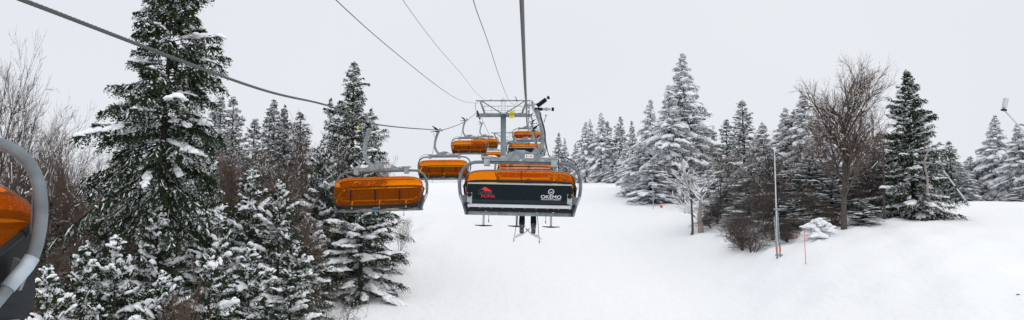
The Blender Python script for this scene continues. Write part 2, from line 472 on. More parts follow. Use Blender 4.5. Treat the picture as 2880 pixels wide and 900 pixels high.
    text_mesh('lettering', 'LEITNER', .105, M['greyprint'], pn, (lx - .01, yy, lz - .075), 1.0, .001)
    text_mesh('lettering', 'POMA', .115, M['red'], pn, (lx + .07, yy, lz - .16), 1.2, .0012)
    ox = XC + .86
    text_mesh('lettering', 'OKEMO', .13, M['whiteprint'], pn, (ox, yy, B - .955), 1.22, .0012)
    text_mesh('lettering', 'MOUNTAIN RESORT', .046, M['whiteprint'], pn, (ox, yy, B - 1.025), 1.28, .0008)
    ring = MB()
    ring.tube([(ox + .075 * math.cos(a) * (1 + .06 * math.sin(a * 2)), yy, B - .81 + .068 * math.sin(a)) for a in np.linspace(0, 2 * math.pi, 25)], .009, 6, caps=False)
    ring.tube([(ox - .045, yy, B - .815), (ox - .01, yy, B - .825), (ox + .02, yy, B - .825), (ox + .04, yy, B - .80)], .009, 6)
    ring.build('emblem', M['whiteprint'], pn)
    # bubble: a curved shell closed by domed ends
    prof = smooth_path([(-.27, B - .545), (-.25, B - .41), (-.12, B - .27 - low), (.12, B - .20 - low), (.42, B - .18 - low), (.72, B - .27), (.96, B - .47), (1.07, B - .78), (1.06, B - 1.08), (.98, B - 1.30)], 4)
    prof = [(p.x, p.y) for p in smooth_path([(a, b, 0) for a, b in [(-.27, B - .545), (-.25, B - .41), (-.12, B - .27 - low), (.12, B - .20 - low), (.42, B - .18 - low), (.72, B - .27), (.96, B - .47), (1.07, B - .78), (1.06, B - 1.08), (.98, B - 1.30)]], 4)]
    cx, cz = .34, B - .90
    vs = []; fs = []
    us = []
    K = 18
    for k in range(-K, K + 1):
        ph = k / K * math.pi / 2
        us.append((math.copysign(abs(math.sin(ph)) ** (2 / 6.0), ph), abs(math.cos(ph)) ** (2 / 7.0)))
    us = [(-1.0, .02)] + us[1:-1] + [(1.0, .02)]
    fine = []
    for (u, sc) in us:
        for (py, pz) in prof:
            vs.append(Vector((XC + u * 1.55, cx + (py - cx) * sc, cz + (pz - cz) * sc)))
    m_ = len(prof)
    for i in range(len(us) - 1):
        for j in range(m_ - 1):
            fs.append([i * m_ + j, i * m_ + j + 1, (i + 1) * m_ + j + 1, (i + 1) * m_ + j])
    bb = MB(); bb.add(vs, fs, True)
    bub = bb.build('bubble', M['bubble'], root)
    tr = MB()
    rear = [vs[i * m_] for i in range(1, len(us) - 1)]
    front = [vs[i * m_ + m_ - 1] for i in range(1, len(us) - 1)]
    tr.tube(rear, .036, 8); tr.tube(front, .036, 8)
    c0, c1 = vs[0], vs[-1]
    tr.tube([rear[0], c0, front[0]], .03, 8); tr.tube([rear[-1], c1, front[-1]], .03, 8)
    tr.build('trim', M['dark'], bub)
    for k in (-.86, 0, .86):
        t = MB(); t.tube(smooth_path([(XC + k, 1.10, B - .76), (XC + k, 1.125, B - .92), (XC + k, 1.11, B - 1.12)], 4), .026, 8)
        t.build('handle', M['black'], bub)
    seam = MB(); seam.tube([Vector((XC + .03, p[0] * 1.003, p[1] + .004)) for p in prof], .007, 5)
    seam.build('seam', M['dark'], bub)
    # restraint bar and footrests
    rb = MB(); rb.tube([(XC - 1.38, .0, B - .93), (XC - 1.38, .55, B - 1.0), (XC - 1.3, .72, B - 1.10), (XC + 1.3, .72, B - 1.10), (XC + 1.38, .55, B - 1.0), (XC + 1.38, .0, B - .93)], .022, 8)
    rb.build('restraint_bar', M['galv'], root)
    for k in (-1.03, -.08, .90):
        f = MB()
        if feet_down:
            f.box((XC + k, .72, B - 1.42), (.062, .03, .66)); f.cyl((XC + k, .72, B - 1.10), (XC + k, .72, B - 1.3), .024, 8)
        else:
            f.box((XC + k, .80, B - 1.26), (.042, .03, .32), rot=(R(25), 0, 0))
        fo2 = f.build('footrest', M['white'], root)
        g = MB()
        zz = B - 1.75 if feet_down else B - 1.42
        y0 = .72 if feet_down else .88
        g.prism([(XC + k - .25, zz + .012), (XC + k + .25, zz + .012), (XC + k + .25, zz - .008), (XC + k + .06, zz - .028), (XC + k - .06, zz - .028), (XC + k - .25, zz - .008)], y0 - .05, y0 + .05)
        g.build('foot_bar', M['black'], fo2)
    for k in (-.86, .74):
        st = MB(); st.box((XC + k, .3, B - 1.50), (.014, .006, .20)); st.box((XC + k, .3, B - 1.63), (.024, .012, .08)); st.build('strap', M['black'], root)
    bl = MB(); bl.box((XC + .02, 1.02, B - 1.385), (.16, .05, .035), bev=.01); bl.build('latch', M['blue'], root)
    return root

RID = 'ascending chairs under the right-hand rope'
LID = 'descending chairs under the left-hand rope'
chair_r = make_chair('chairlift_chair', 'big occupied chair in front, lettered black back panel and a rider\'s skis below', True, M['black'], '61')
tag(chair_r, group='ascending orange bubble chairs')
chair_l = make_chair('chairlift_chair', 'empty orange bubble chair with yellow grip roller, seen in front of the spruces', False, M['yellow'], '40', B - .13, .07)
tag(chair_l, group='descending orange bubble chairs')

def put(o, x, y, rz, roll=0.0, dz=0.0):
    x += (1 if abs(rz) < 1 else -1) * 1.7 * math.sin(R(roll))
    o.location = (x, y, rope_z(y) + dz); o.rotation_euler = (0, R(roll), rz)
put(chair_r, XR, 19.7, 0, 1.3)
ups = [(39.9, 'second ascending chair up the rope, mostly hidden behind the big front chair\'s frame', .4),
       (60.3, 'third ascending chair up the rope, its black lettered panel just above the front yoke', .5),
       (80.7, 'topmost and smallest ascending chair, beside the tower crossarm\'s right end', .3)]
for y, lb, ro in ups:
    c = copy_tree(chair_r); c['label'] = lb; put(c, XR, y, 0, ro)
    if y != 60.3:      # these two carry a see-through rear sheet instead of the printed panel
        for ch in list(c.children):
            if ch.name.startswith('back_panel'):
                for g_ in list(ch.children):
                    if not g_.name.startswith('top_rail'): bpy.data.objects.remove(g_)
                m_ = MB(); m_.box((XC, -.248, B - .88), (2.86, .012, .52)); r_ = m_.build('rear_sheet', M['bubble'], c)
                for g_ in list(ch.children): g_.parent = r_
                bpy.data.objects.remove(ch)
put(chair_l, XL, 26.0, math.pi, 1.6)
downs = [(5.43, 'closest bubble chair, cut off by the left picture edge, thick grey frame tube around', .6),
         (45.3, 'empty bubble chair between the first empty one and the big front chair, above white slope', .4),
         (64.4, 'descending bubble chair just left of the tower, overlapping a smaller one behind', .2),
         (86.8, 'small descending chair half hidden behind another one, just left of the tower pole', .2),
         (104.5, 'farthest descending chair, only its orange top showing beside the tower pole', .0)]
for y, lb, ro in downs:
    c = copy_tree(chair_l); c['label'] = lb; put(c, XL, y, math.pi, ro)

# ------------------------------------------------------------------ ropes and wires
def twisted_rope(name, x, label):
    ys = np.concatenate([np.arange(-14, 5, .5), np.arange(5, 17, .014), np.arange(17, 130, .7)])
    zz = np.interp(ys, _ry, _rzz)
    n = 24
    th = np.linspace(0, 2 * np.pi, n, endpoint=False)
    near = ((ys > 5) & (ys < 17)).astype(float)
    rr = .0255 * (1 + .11 * near[:, None] * np.cos(6 * th[None, :] - ys[:, None] * 2 * np.pi / .085))
    vx = x + rr * np.cos(th); vz = zz[:, None] + rr * np.sin(th); vy = np.repeat(ys[:, None], n, 1)
    V = np.stack([vx.ravel(), vy.ravel(), vz.ravel()], 1)
    i = np.arange(len(ys) - 1)[:, None] * n; k = np.arange(n)[None, :]; k2 = (k + 1) % n
    F = np.stack([(i + k).ravel(), (i + k2).ravel(), (i + n + k2).ravel(), (i + n + k).ravel()], 1)
    o = link(name, mesh_from(name, V, F, [M['rope']], smooth=True))
    tag(o, label, 'cable')
twisted_rope('haul_rope', XR, 'thick steel haul rope overhead, dropping straight down the middle to the front chair\'s grip')
twisted_rope('haul_rope', XL, 'twisted steel haul rope slanting down across the big spruce to the empty chairs')

TY = 78.0
def wire(name, pts, r, label):
    mb = MB(); mb.tube(smooth_path(pts, 8), r, 6)
    o = mb.build(name, M['wire'], None); tag(o, label, 'cable')
wire('overhead_wire', [at(800, -150, 16), at(945, 0, 19.8), at(1100, 138, 27.6), at(1240, 249, 43), at(1300, 284, 58), at(1345, 291, TY)], .016,
     'thin dark wire sagging from the top edge to the left end of the tower top')
wire('overhead_wire', [at(1040, -150, 20), at(1133, 0, 26), at(1228, 128, 36), at(1301, 212, 50), at(1340, 262, 64), at(1367, 284, TY)], .012,
     'finest pale wire, second from the left, running down to the tower top')
wire('overhead_wire', [at(1300, -150, 18.5), at(1331, 0, 24), at(1374, 123, 33), at(1407, 224, 47), at(1428, 275, 62), at(1440, 291, 72), at(1449, 293, 76), at(1457, 284, TY)], .018,
     'dark wire left of the thick rope, ending in a loop above the yellow sign')

# ------------------------------------------------------------------ towers
def make_tower(y, zrope, label, main=True):
    cxp = (XR + XL) / 2 - .02
    zb = float(zg(cxp, y)) - .3
    root = empty('lift_tower', (cxp, y, zb)); tag(root, label, 'lift tower', 'lift towers')
    H = zrope - .22 - zb
    m = MB(); m.cyl((0, 0, 0), (0, 0, H + .1), .34, 24, r1=.30); m.cyl((0, 0, H - .12), (0, 0, H - .04), .36, 24)
    m.build('pole', M['pole'], root)
    m = MB(); m.tube([(0, 0, H + .10), (0, 0, H + .17), (0, 0, H + .21)], [.31, .26, .05], 14); m.build('snow_cap', M['snow'], root)
    m = MB(); m.box((0, .12, H - .02), (5.15, .32, .42), bev=.02)
    m.box((-1.9, .12, H + .2), (.5, .3, .04)); m.box((1.9, .12, H + .2), (.5, .3, .04))
    m.build('crossarm', M['galv'], root)
    t = H + 1.62
    m = MB()
    m.box((-.05, .12, t), (6.1, .12, .12))
    for s in (-1, 1):
        m.tube([(s * 2.6, .12, t), (s * 2.08, .12, H + .18)], .11, 4)
        m.tube([(s * 2.42, .12, t - .03), (s * .25, .12, H + .22)], .06, 4)
        for q in (.35, 2.9): m.box((s * q, .12, t - .10), (.05, .05, .18))
    m.build('lifting_frame', M['galv'], root)
    m = MB()
    for yy in (-.45,):
        m.box((0, yy, H + .92), (4.2, .035, .035)); m.box((-1.25, yy, H + .42), (2.0, .03, .03)); m.box((1.25, yy, H + .42), (2.0, .03, .03))
        m.box((-1.25, yy, H + .84), (1.9, .025, .025)); m.box((1.25, yy, H + .84), (1.9, .025, .025))
        for xx in (-2.1, -1.3, -.5, .5, 1.3, 2.1): m.box((xx, yy, H + .48), (.03, .03, .92))
    m.box((0, -.45, H + .02), (4.2, .5, .03))
    m.build('catwalk_railing', M['galv'], root)
    m = MB()
    for xx in (-.2, .2): m.box((xx, -.2, H + .9), (.035, .03, 1.75))
    for k in range(7): m.box((0, -.2, H + .2 + k * .25), (.4, .03, .03))
    m.cyl((0, -.2, H + 1.7), (0, -.2, H + 2.0), .015, 6)
    m.build('ladder', M['galv'], root)
    for s, xr in ((-1, XL - cxp), (1, XR - cxp)):
        b = MB(); b.box((xr + s * .10, .12, H + .0), (.05, 4.2, .14)); b.box((xr - s * .0, .12, H - .08), (.55, .34, .3))
        b.tube([(xr + s * .1, -2.0, H + .05), (xr + s * .16, -2.6, H + .35), (xr + s * .16, -2.7, H + .9)], .03, 6)
        bo = b.build('sheave_beam', M['galv'], root)
        for k in range(8):
            w = MB(); yy = -1.85 + k * .56
            w.cyl((xr - .045, yy, H - .02), (xr + .045, yy, H - .02), .21, 16)
            w.build('sheave', M['black'], bo)
    if main:
        m = MB(); m.box((.95, -.50, H - .05), (.56, .02, .84)); sg = m.build('sign', M['yellow'], root)
        m = MB()
        m.cyl((.95, -.513, H + .18), (.95, -.510, H + .18), .05, 10)
        for k in range(3): m.box((.95, -.512, H - .02 - k * .09), (.30 - .05 * k, .004, .02))
        m.build('marks', M['greyprint'], sg)
        m = MB(); m.tube([(-1.4, .12, t), (-1.38, .1, t + .18)], .05, 6); m.tube([(1.5, .12, t + .02), (1.25, .1, t + .45)], .025, 6); m.tube([(1.5, .12, t + .02), (1.38, .1, t + .5)], .02, 6); m.box((1.5, .12, t), (.14, .14, .14))
        m.build('insulator', M['dark'], root)
    return root
make_tower(78.0, rope_z(78.0), 'grey steel lift tower carrying a yellow sign, its round pole behind the front chair')
make_tower(109.5, rope_z(109.5), 'smaller lift tower farther uphill, seen past the near tower\'s pole', False)

# ------------------------------------------------------------------ riders
def skin_body(name, verts, edges, radii, mat, parent=None, root_i=0, sub=2):
    me = bpy.data.meshes.new(name); me.from_pydata(verts, edges, []); me.materials.append(mat)
    o = bpy.data.objects.new(name, me); col.objects.link(o)
    sk = o.modifiers.new('skin', 'SKIN'); sk.use_smooth_shade = True
    sb = o.modifiers.new('sub', 'SUBSURF'); sb.levels = sub; sb.render_levels = sub
    for i, r in enumerate(radii):
        me.skin_vertices[0].data[i].radius = (r, r) if not isinstance(r, tuple) else r
        me.skin_vertices[0].data[i].use_root = (i == root_i)
    dg = bpy.context.evaluated_depsgraph_get()
    m2 = bpy.data.meshes.new_from_object(o.evaluated_get(dg)); m2.name = name
    if not m2.materials: m2.materials.append(mat)
    bpy.data.objects.remove(o); bpy.data.meshes.remove(me)
    for p in m2.polygons: p.use_smooth = True
    return link(name, m2, parent)

def make_rider(loc, roll, label, with_skis=True):
    z0 = B
    px = XC + .235
    V = [(px, .00, z0 - 1.17), (px, -.04, z0 - .99), (px, -.03, z0 - .84), (px, -.01, z0 - .74), (px, .0, z0 - .66)]
    E = [(0, 1), (1, 2), (2, 3), (3, 4)]; Rr = [(.17, .13), (.16, .12), (.17, .12), .075, .07]
    for s in (-1, 1):
        b = len(V)
        V += [(px + s * .10, .03, z0 - 1.18), (px + s * .13, .30, z0 - 1.17), (px + s * .155, .52, z0 - 1.17), (px + s * .16, .58, z0 - 1.42), (px + s * .165, .60, z0 - 1.68), (px + s * .165, .60, z0 - 1.76)]
        E += [(0, b), (b, b + 1), (b + 1, b + 2), (b + 2, b + 3), (b + 3, b + 4), (b + 4, b + 5)]
        Rr += [.105, .10, .092, .086, .095, .082]
        b = len(V)
        V += [(px + s * .20, -.02, z0 - .84), (px + s * .27, .08, z0 - 1.05), (px + s * .22, .32, z0 - 1.08), (px + s * .22, .42, z0 - 1.07)]
        E += [(2, b), (b, b + 1), (b + 1, b + 2), (b + 2, b + 3)]
        Rr += [.08, .065, .05, .04]
    body = skin_body('person', V, E, Rr, M['pants'])
    tag(body, label, 'person')
    body.location = loc; body.rotation_euler = (0, R(roll), 0)
    # head with face, helmet and goggles
    def ball(name, c, r, sc, mat, par, seg=20, cut=None):
        bm = bmesh.new(); bmesh.ops.create_uvsphere(bm, u_segments=seg, v_segments=14, radius=r)
        for v in bm.verts: v.co = Vector((v.co.x * sc[0], v.co.y * sc[1], v.co.z * sc[2]))
        if cut:
            bmesh.ops.delete(bm, geom=[v for v in bm.verts if cut(v.co)], context='VERTS')
        me = bpy.data.meshes.new(name); bm.to_mesh(me); bm.free(); me.materials.append(mat)
        for p in me.polygons: p.use_smooth = True
        me.transform(Matrix.Translation(c)); return link(name, me, par)
    hc = Vector((px, .02, z0 - .585))
    hd = ball('head', hc, .10, (.78, .98, 1.12), M['skin'], body)
    n = MB(); n.tube([hc + Vector((0, .085, .02)), hc + Vector((0, .112, -.02)), hc + Vector((0, .09, -.035))], [.008, .016, .01], 6); n.build('nose', M['skin'], hd)
    n = MB(); n.tube([hc + Vector((-.025, .084, -.06)), hc + Vector((0, .092, -.062)), hc + Vector((.025, .084, -.06))], .006, 5); n.build('mouth', M['red'], hd)
    ball('helmet', hc + Vector((0, -.01, .02)), .125, (.88, 1.05, .98), M['helmet'], body, cut=lambda c: c.z < -.05 or (c.y > .06 and c.z < .03))
    g = MB(); g.tube([hc + Vector((.09 * math.sin(a), .02 + .09 * math.cos(a), .022)) for a in np.linspace(-1.2, 1.2, 9)], .03, 8); g.build('goggles', M['dark'], body)
    # gloves: palm, four bent fingers, thumb
    for s in (-1, 1):
        bs = Vector((px + s * .22, .43, z0 - 1.07))
        VV = [bs, bs + Vector((0, .05, 0))]; EE = [(0, 1)]; RR = [.034, .038]
        for k in range(4):
            b = len(VV); ox = (k - 1.5) * .021; ln = (.034, .04, .038, .03)[k]
            VV += [bs + Vector((ox, .08, .004)), bs + Vector((ox, .08 + ln * .7, -.016)), bs + Vector((ox, .08 + ln * .3, -.045))]
            EE += [(1, b), (b, b + 1), (b + 1, b + 2)]; RR += [.0105, .0095, .009]
        b = len(VV); VV += [bs + Vector((-s * .04, .045, -.005)), bs + Vector((-s * .045, .075, -.03))]; EE += [(1, b), (b, b + 1)]; RR += [.012, .010]
        skin_body('glove', VV, EE, RR, M['black'], body, 0, 1)
    # boots
    for s in (-1, 1):
        bt = MB()
        xx = px + s * .165
        bt.tube([(xx, .59, z0 - 1.66), (xx, .585, z0 - 1.76), (xx, .585, z0 - 1.84), (xx, .60, z0 - 1.90), (xx, .61, z0 - 1.945)], [.08, .074, .060, .066, .060], 12)
        bt.tube([(xx, .56, z0 - 1.915), (xx, .68, z0 - 1.90), (xx, .80, z0 - 1.885)], [.055, .055, .04], 10)
        bo = bt.build('boot', M['boot'], body)
        bk = MB()
        for q in (1.74, 1.81, 1.87): bk.box((xx + s * .05, .60, z0 - q), (.05, .10, .02), bev=.004)
        bk.build('buckle', M['silver'], bo)
        bd = MB(); bd.box((xx, .60, z0 - 1.965), (.07, .26, .025), bev=.005); bd.build('binding', M['red'], bo)
    out = []
    if with_skis:
        for s, nm in ((-1, 'left'), (1, 'right')):
            # ski: tail behind, tip ahead, tips turned towards one another and rolled
            a = Vector((px + s * .34, -.05, z0 - 2.05)); m_ = Vector((px + s * .165, .60, z0 - 1.99)); t_ = Vector((px + s * .02, 1.40, z0 - 1.90)); e_ = Vector((px - s * .0, 1.50, z0 - 1.84))
            mb = MB(); vs = []
            pth = smooth_path([a, m_, t_, e_], 6)
            n_ = len(pth)
            for i, p in enumerate(pth):
                f = i / (n_ - 1); w = .085 - .018 * math.sin(math.pi * min(1, f * 1.1)); w *= (1 if i < n_ - 1 else .3)
                side = Vector((1, 0, -s * .95)).normalized() * w
                up = side.cross(Vector((0, 1, 0))).normalized() * .007
                vs += [p - side - up, p + side - up, p + side + up, p - side + up]
            fs = [[0, 1, 2, 3], [4 * (n_ - 1) + k for k in (3, 2, 1, 0)]]
            for i in range(n_ - 1):
                for k in range(4):
                    fs.append([4 * i + k, 4 * i + (k + 1) % 4, 4 * i + 4 + (k + 1) % 4, 4 * i + 4 + k])
            mb.add(vs, fs)
            o = mb.build('ski', M['ski']); o.location = loc; o.rotation_euler = (0, R(roll), 0)
            tag(o, 'pale grey ski on the front rider\'s %s foot' % nm, 'ski', 'pair of skis of the front rider')
            h = Vector((px + s * .235, .50, z0 - 1.05)); tip = Vector((px + s * (.385 if s < 0 else .345), .42, z0 - (2.21 if s < 0 else 2.24)))
            d = (tip - h).normalized()
            mb = MB(); mb.tube([h - d * .02, tip], [.010, .007], 8)
            root = mb.build('ski_pole', M['dark']); root.location = loc; root.rotation_euler = (0, R(roll), 0)
            tag(root, 'thin dark ski pole hanging beside the front rider\'s %s leg' % nm, 'ski pole', 'pair of ski poles of the front rider')
            mb = MB(); q = tip - d * .07; mb.cyl(q, q + d * .01, .038, 10); mb.build('basket', M['black'], root)
            mb = MB(); mb.cyl(h - d * .10, h + d * .02, .016, 8); mb.build('grip', M['black'], root)
    return body
make_rider(tuple(chair_r.location), 1.3, 'rider in black ski trousers sitting in the front chair, legs hanging below the seat')
make_rider((XR, 39.9, rope_z(39.9)), .4, 'helmeted rider seen through the orange bubble of the second ascending chair', False)

# ------------------------------------------------------------------ conifers
rng = np.random.default_rng(7)
def _unit(a): return a / np.maximum(np.linalg.norm(a, axis=-1, keepdims=True), 1e-9)

_bm = bmesh.new(); bmesh.ops.create_icosphere(_bm, subdivisions=2, radius=1.0)
ICO_V = np.array([v.co[:] for v in _bm.verts]); ICO_F = np.array([[v.index for v in f.verts] for f in _bm.faces]); _bm.free()
_bm = bmesh.new(); bmesh.ops.create_icosphere(_bm, subdivisions=3, radius=1.0)
ICO3_V = np.array([v.co[:] for v in _bm.verts]); ICO3_F = np.array([[v.index for v in f.verts] for f in _bm.faces]); _bm.free()

def tubes_np(P0, P1, R0, R1, sides=4):
    D = _unit(P1 - P0)
    ref = np.where(np.abs(D[:, 2:3]) < .9, np.array([[0, 0, 1.]]), np.array([[1., 0, 0]]))
    U = _unit(np.cross(D, ref)); W = np.cross(D, U)
    th = np.linspace(0, 2 * np.pi, sides, endpoint=False)
    ring = U[:, None, :] * np.cos(th)[None, :, None] + W[:, None, :] * np.sin(th)[None, :, None]
    a = P0[:, None] + ring * R0[:, None, None]; b = P1[:, None] + ring * R1[:, None, None]
    V = np.concatenate([a, b], 1).reshape(-1, 3)
    base = np.arange(len(P0))[:, None] * 2 * sides; k = np.arange(sides)[None]; k2 = (k + 1) % sides
    F = np.stack([base + k, base + k2, base + sides + k2, base + sides + k], -1).reshape(-1, 4)
    return V, F

def blobs_np(C, A, S, g, fine=False):
    """snow pads: centre, horizontal axis, half sizes (len, width, height)"""
    IV, IF = (ICO3_V, ICO3_F) if fine else (ICO_V, ICO_F)
    n = len(C)
    Uz = np.array([0, 0, 1.])
    A = _unit(A); Bv = _unit(np.cross(Uz[None], A)); Cz = np.cross(A, Bv)
    ph = g.uniform(0, 6.28, (n, 1, 3))
    q = IV[None] * 1.0
    bumpy = 1 + .20 * np.sin(q[..., 0:1] * 3.1 + ph[..., 0:1]) * np.sin(q[..., 1:2] * 2.7 + ph[..., 1:2]) + .10 * np.sin(q[..., 0:1] * 6.5 + q[..., 1:2] * 5.3 + ph[..., 2:3])
    q = q * bumpy
    zz = np.where(q[..., 2] < 0, q[..., 2] * .55, q[..., 2])
    V = C[:, None] + A[:, None] * (q[..., 0] * S[:, 0:1])[..., None] + Bv[:, None] * (q[..., 1] * S[:, 1:2])[..., None] + Cz[:, None] * (zz * S[:, 2:3])[..., None]
    # sag at the ends
    sag = (q[..., 0] ** 2 + q[..., 1] ** 2) * S[:, 2:3] * .45
    V[..., 2] -= sag
    F = IF[None] + (np.arange(n) * len(IV))[:, None, None]
    return V.reshape(-1, 3), F.reshape(-1, 3)

def spruce_meshes(name, H, Rb, seed, z0f=.06, gap=.42, nb=6, droop=.35, snow=.5, frost=.1, pad=.5, power=.85, needle='needle',
                  leaf=.13, dens=1.0, asym=(0, 0), fine=False, sparse=0.0, clump=1.0, hang=0.0, big=1.0, nl=8, belly=.35, padh=1.0):
    g = np.random.default_rng(seed)
    rt = .016 * H
    zs = np.linspace(0, H * .985, 12)
    off = np.cumsum(g.normal(0, .012, (12, 2)), 0) * H * .05
    tv = np.column_stack([off[:, 0], off[:, 1], zs])
    rad = rt * (1 - zs / H) ** .9 + .010
    TV, TF = tubes_np(tv[:-1], tv[1:], rad[:-1], rad[1:], 9)
    tw0, twd, twl, twf = [], [], [], []
    br0, br1, brr0, brr1 = [], [], [], []
    snC, snA, snS = [], [], []
    # slow variation of bough length with height and azimuth: gaps, shoulders and heavy boughs
    kA, kB, kC = g.uniform(0, 6.28, 3)
    z = H * z0f
    while z < H * .975:
        n = max(3, nb - (1 if z > H * .7 else 0))
        a0 = g.uniform(0, 6.28)
        for k in range(n):
            if g.random() < sparse: continue
            az = a0 + 6.283 * k / n + g.normal(0, .35)
            dv = np.array([math.cos(az), math.sin(az), 0])
            zz = min(H * .985, z + g.uniform(-.9, .9) * gap)
            t = min(1, max(0, (zz - H * z0f) / (H * (1 - z0f))))
            L0 = Rb * (1 - t) ** power * (1 + belly * math.sin(math.pi * t)) / (1 + belly * .35) * (1 if t > .08 else .8 + 2.5 * t) + .015
            L = L0 * g.uniform(.60, 1.15) * (1 + .16 * math.sin(zz * 2.3 + az * 1.0 + kA) + .12 * math.sin(zz * 5.1 - az * 2 + kB)) * (1 + (asym[0] * (1 - t) + asym[1] * t) * math.cos(az))
            if g.random() < .08: L *= 1.2
            base = np.array([np.interp(zz, zs, off[:, 0]), np.interp(zz, zs, off[:, 1]), zz])
            up = .60 * t - droop * (1 - t) + g.normal(0, .12)
            npt = 7
            s = np.linspace(0, 1, npt)
            hz = L * s * (1 - .10 * hang * s); vz = L * (up * s - .45 * droop * s ** 2 - hang * .35 * s ** 2.5 + .20 * s ** 3)
            side = np.array([-dv[1], dv[0], 0]) * g.normal(0, .14)
            Pp = base + dv * hz[:, None] + side * (hz * s)[:, None]; Pp[:, 2] += vz
            rb = max(.008, .011 * L + .004)
            rr = rb * (1 - s * .85)
            br0.append(Pp[:-1]); br1.append(Pp[1:]); brr0.append(rr[:-1]); brr1.append(rr[1:])
            m = max(4, int(L / .085 * dens))
            ff = g.uniform(.10, 1.0, m) ** .70
            pos = np.stack([np.interp(ff, s, Pp[:, i]) for i in range(3)], 1)
            d1 = _unit(Pp[-1] - Pp[0])
            sgn = np.where(g.random(m) < .5, -1, 1)[:, None]
            sd = np.array([-dv[1], dv[0], 0])
            ang = g.uniform(.35, 1.0, m)[:, None]
            td = _unit(d1 * np.cos(ang) + sd * sgn * np.sin(ang) + np.array([0, 0, 1.]) * (g.normal(-.22 - droop * .5 - hang * .7, .28, m)[:, None]))
            tl = (.16 + .36 * L * (1 - ff * .70)) * g.uniform(.5, 1.0, m)
            tl = np.clip(tl, .06, .85)
            tw0.append(pos); twd.append(td); twl.append(tl)
            bfr = min(1, max(0, frost + g.normal(0, .16)))
            twf.append((g.random(m) < bfr).astype(float))
            if g.random() < pad:
                fa = g.uniform(.15, .6); fb = min(.99, fa + g.uniform(.25, .8))
                q = max(2, int((fb - fa) * L / .15 * clump * 1.5)); f2 = np.sort(np.clip(np.linspace(fa, fb, q) + g.normal(0, .02, q), .05, .99))
                pc = np.stack([np.interp(f2, s, Pp[:, i]) for i in range(3)], 1)
                pc += sd * g.normal(0, .07 * L * (1.15 - f2))[:, None]
                bg_ = (np.where(g.random(q) < .12, 1.35, 1.0) * (.75 + .35 * np.sin(np.linspace(.4, 2.9, q))))[:, None] * big * g.uniform(.75, 1.25)
                sz = np.stack([g.uniform(.13, .24, q), g.uniform(.08, .18, q), g.uniform(.045, .10, q)], 1) * (0.5 + .28 * min(L, 2.6)) * bg_ * np.array([1, 1, padh])
                pc[:, 2] += sz[:, 2] * .30 + .015
                # direction follows the bough locally
                i0 = np.clip((f2 * (npt - 1)).astype(int), 0, npt - 2)
                sl = _unit((Pp[1:] - Pp[:-1])[i0] + g.normal(0, .05, (q, 3)))
                snC.append(pc); snA.append(sl); snS.append(sz)
                # satellites break up the round outline
                e = 2
                C2 = np.repeat(pc, e, 0) + np.repeat(sz, e, 0) * np.clip(g.normal(0, .7, (q * e, 3)), -.9, .9) * np.array([1, 1, .2]); C2[:, 2] -= np.repeat(sz[:, 2], e) * .4
                snC.append(C2); snA.append(np.repeat(sl, e, 0) + g.normal(0, .3, (q * e, 3)) * np.array([1, 1, .2])); snS.append(np.repeat(sz, e, 0) * g.uniform(.3, .7, (q * e, 1)))
        z += gap * (1 - .45 * z / H)
    nlz = 9
    lz = np.linspace(.93, .985, nlz) * H
    la = g.uniform(0, 6.28, nlz)
    tw0.append(np.stack([np.full(nlz, off[-1, 0]), np.full(nlz, off[-1, 1]), lz], 1)); twd.append(_unit(np.stack([np.cos(la), np.sin(la), np.full(nlz, .9)], 1))); twl.append(np.linspace(.28, .10, nlz)); twf.append((g.random(nlz) < frost).astype(float))
    tw0.append(np.array([[off[-1, 0], off[-1, 1], H * .95]])); twd.append(np.array([[0, 0, 1.]])); twl.append(np.array([H * .05])); twf.append(np.zeros(1))
    O = np.concatenate(tw0); D = np.concatenate(twd); Ls = np.concatenate(twl); Fr = np.concatenate(twf)
    nT = len(O)
    f = (np.arange(nl)[None] + g.uniform(0, 1, (nT, nl))) / nl
    Pn = O[:, None] + D[:, None] * (Ls[:, None] * f)[..., None]
    Pn[..., 2] -= (f ** 2) * Ls[:, None] * (.20 + .3 * hang)
    sidev = _unit(np.cross(D, np.array([[0, 0, 1.]])) + g.normal(0, .25, (nT, 3)))
    sg = np.where((np.arange(nl) % 2) == 0, 1, -1)[None, :, None]
    ld = _unit(D[:, None] * .7 + sidev[:, None] * sg * g.uniform(.3, 1.0, (nT, nl, 1)) + g.normal(0, .30, (nT, nl, 3)))
    ll = leaf * g.uniform(.7, 1.4, (nT, nl, 1)) * (1.15 - .5 * f[..., None])
    ll = np.minimum(ll, .035 + .55 * Ls[:, None, None])
    wv = _unit(np.cross(ld, g.normal(0, 1, (nT, nl, 3)))) * ll * .24
    Mx = Pn + ld * ll * .5
    V1 = np.stack([Pn, Mx - wv, Pn + ld * ll, Mx + wv], 2).reshape(-1, 3)
    F1 = np.arange(len(V1)).reshape(-1, 4)
    mi = np.repeat(Fr[:, None], nl, 1).ravel().astype(int)
    mi = np.where(g.random(len(mi)) < frost * .30, 1, mi)
    BV, BF = tubes_np(np.concatenate(br0), np.concatenate(br1), np.concatenate(brr0), np.concatenate(brr1), 4)
    TVt = np.concatenate([TV, BV]); TFt = np.concatenate([TF, BF + len(TV)])
    trunk = mesh_from(name + '_trunk', TVt, TFt, [M['bark']], smooth=True)
    crown = mesh_from(name + '_crown', V1, F1, [M[needle], M['frost']], mi)
    keep = g.random(nT) < snow
    o, d, l = O[keep], D[keep], Ls[keep]
    k = len(o)
    w = g.uniform(.025, .07, k)[:, None] * (leaf / .13); hgt = g.uniform(.02, .05, k)[:, None]
    sv = _unit(np.cross(d, np.array([[0, 0, 1.]])) + 1e-4)
    U = np.array([[0, 0, 1.]])
    l1 = l[:, None] * g.uniform(.35, .8, (k, 1)); s0 = o + d * l[:, None] * .12 + U * .02
    mid = s0 + d * l1 * .55; mid[:, 2] -= .02
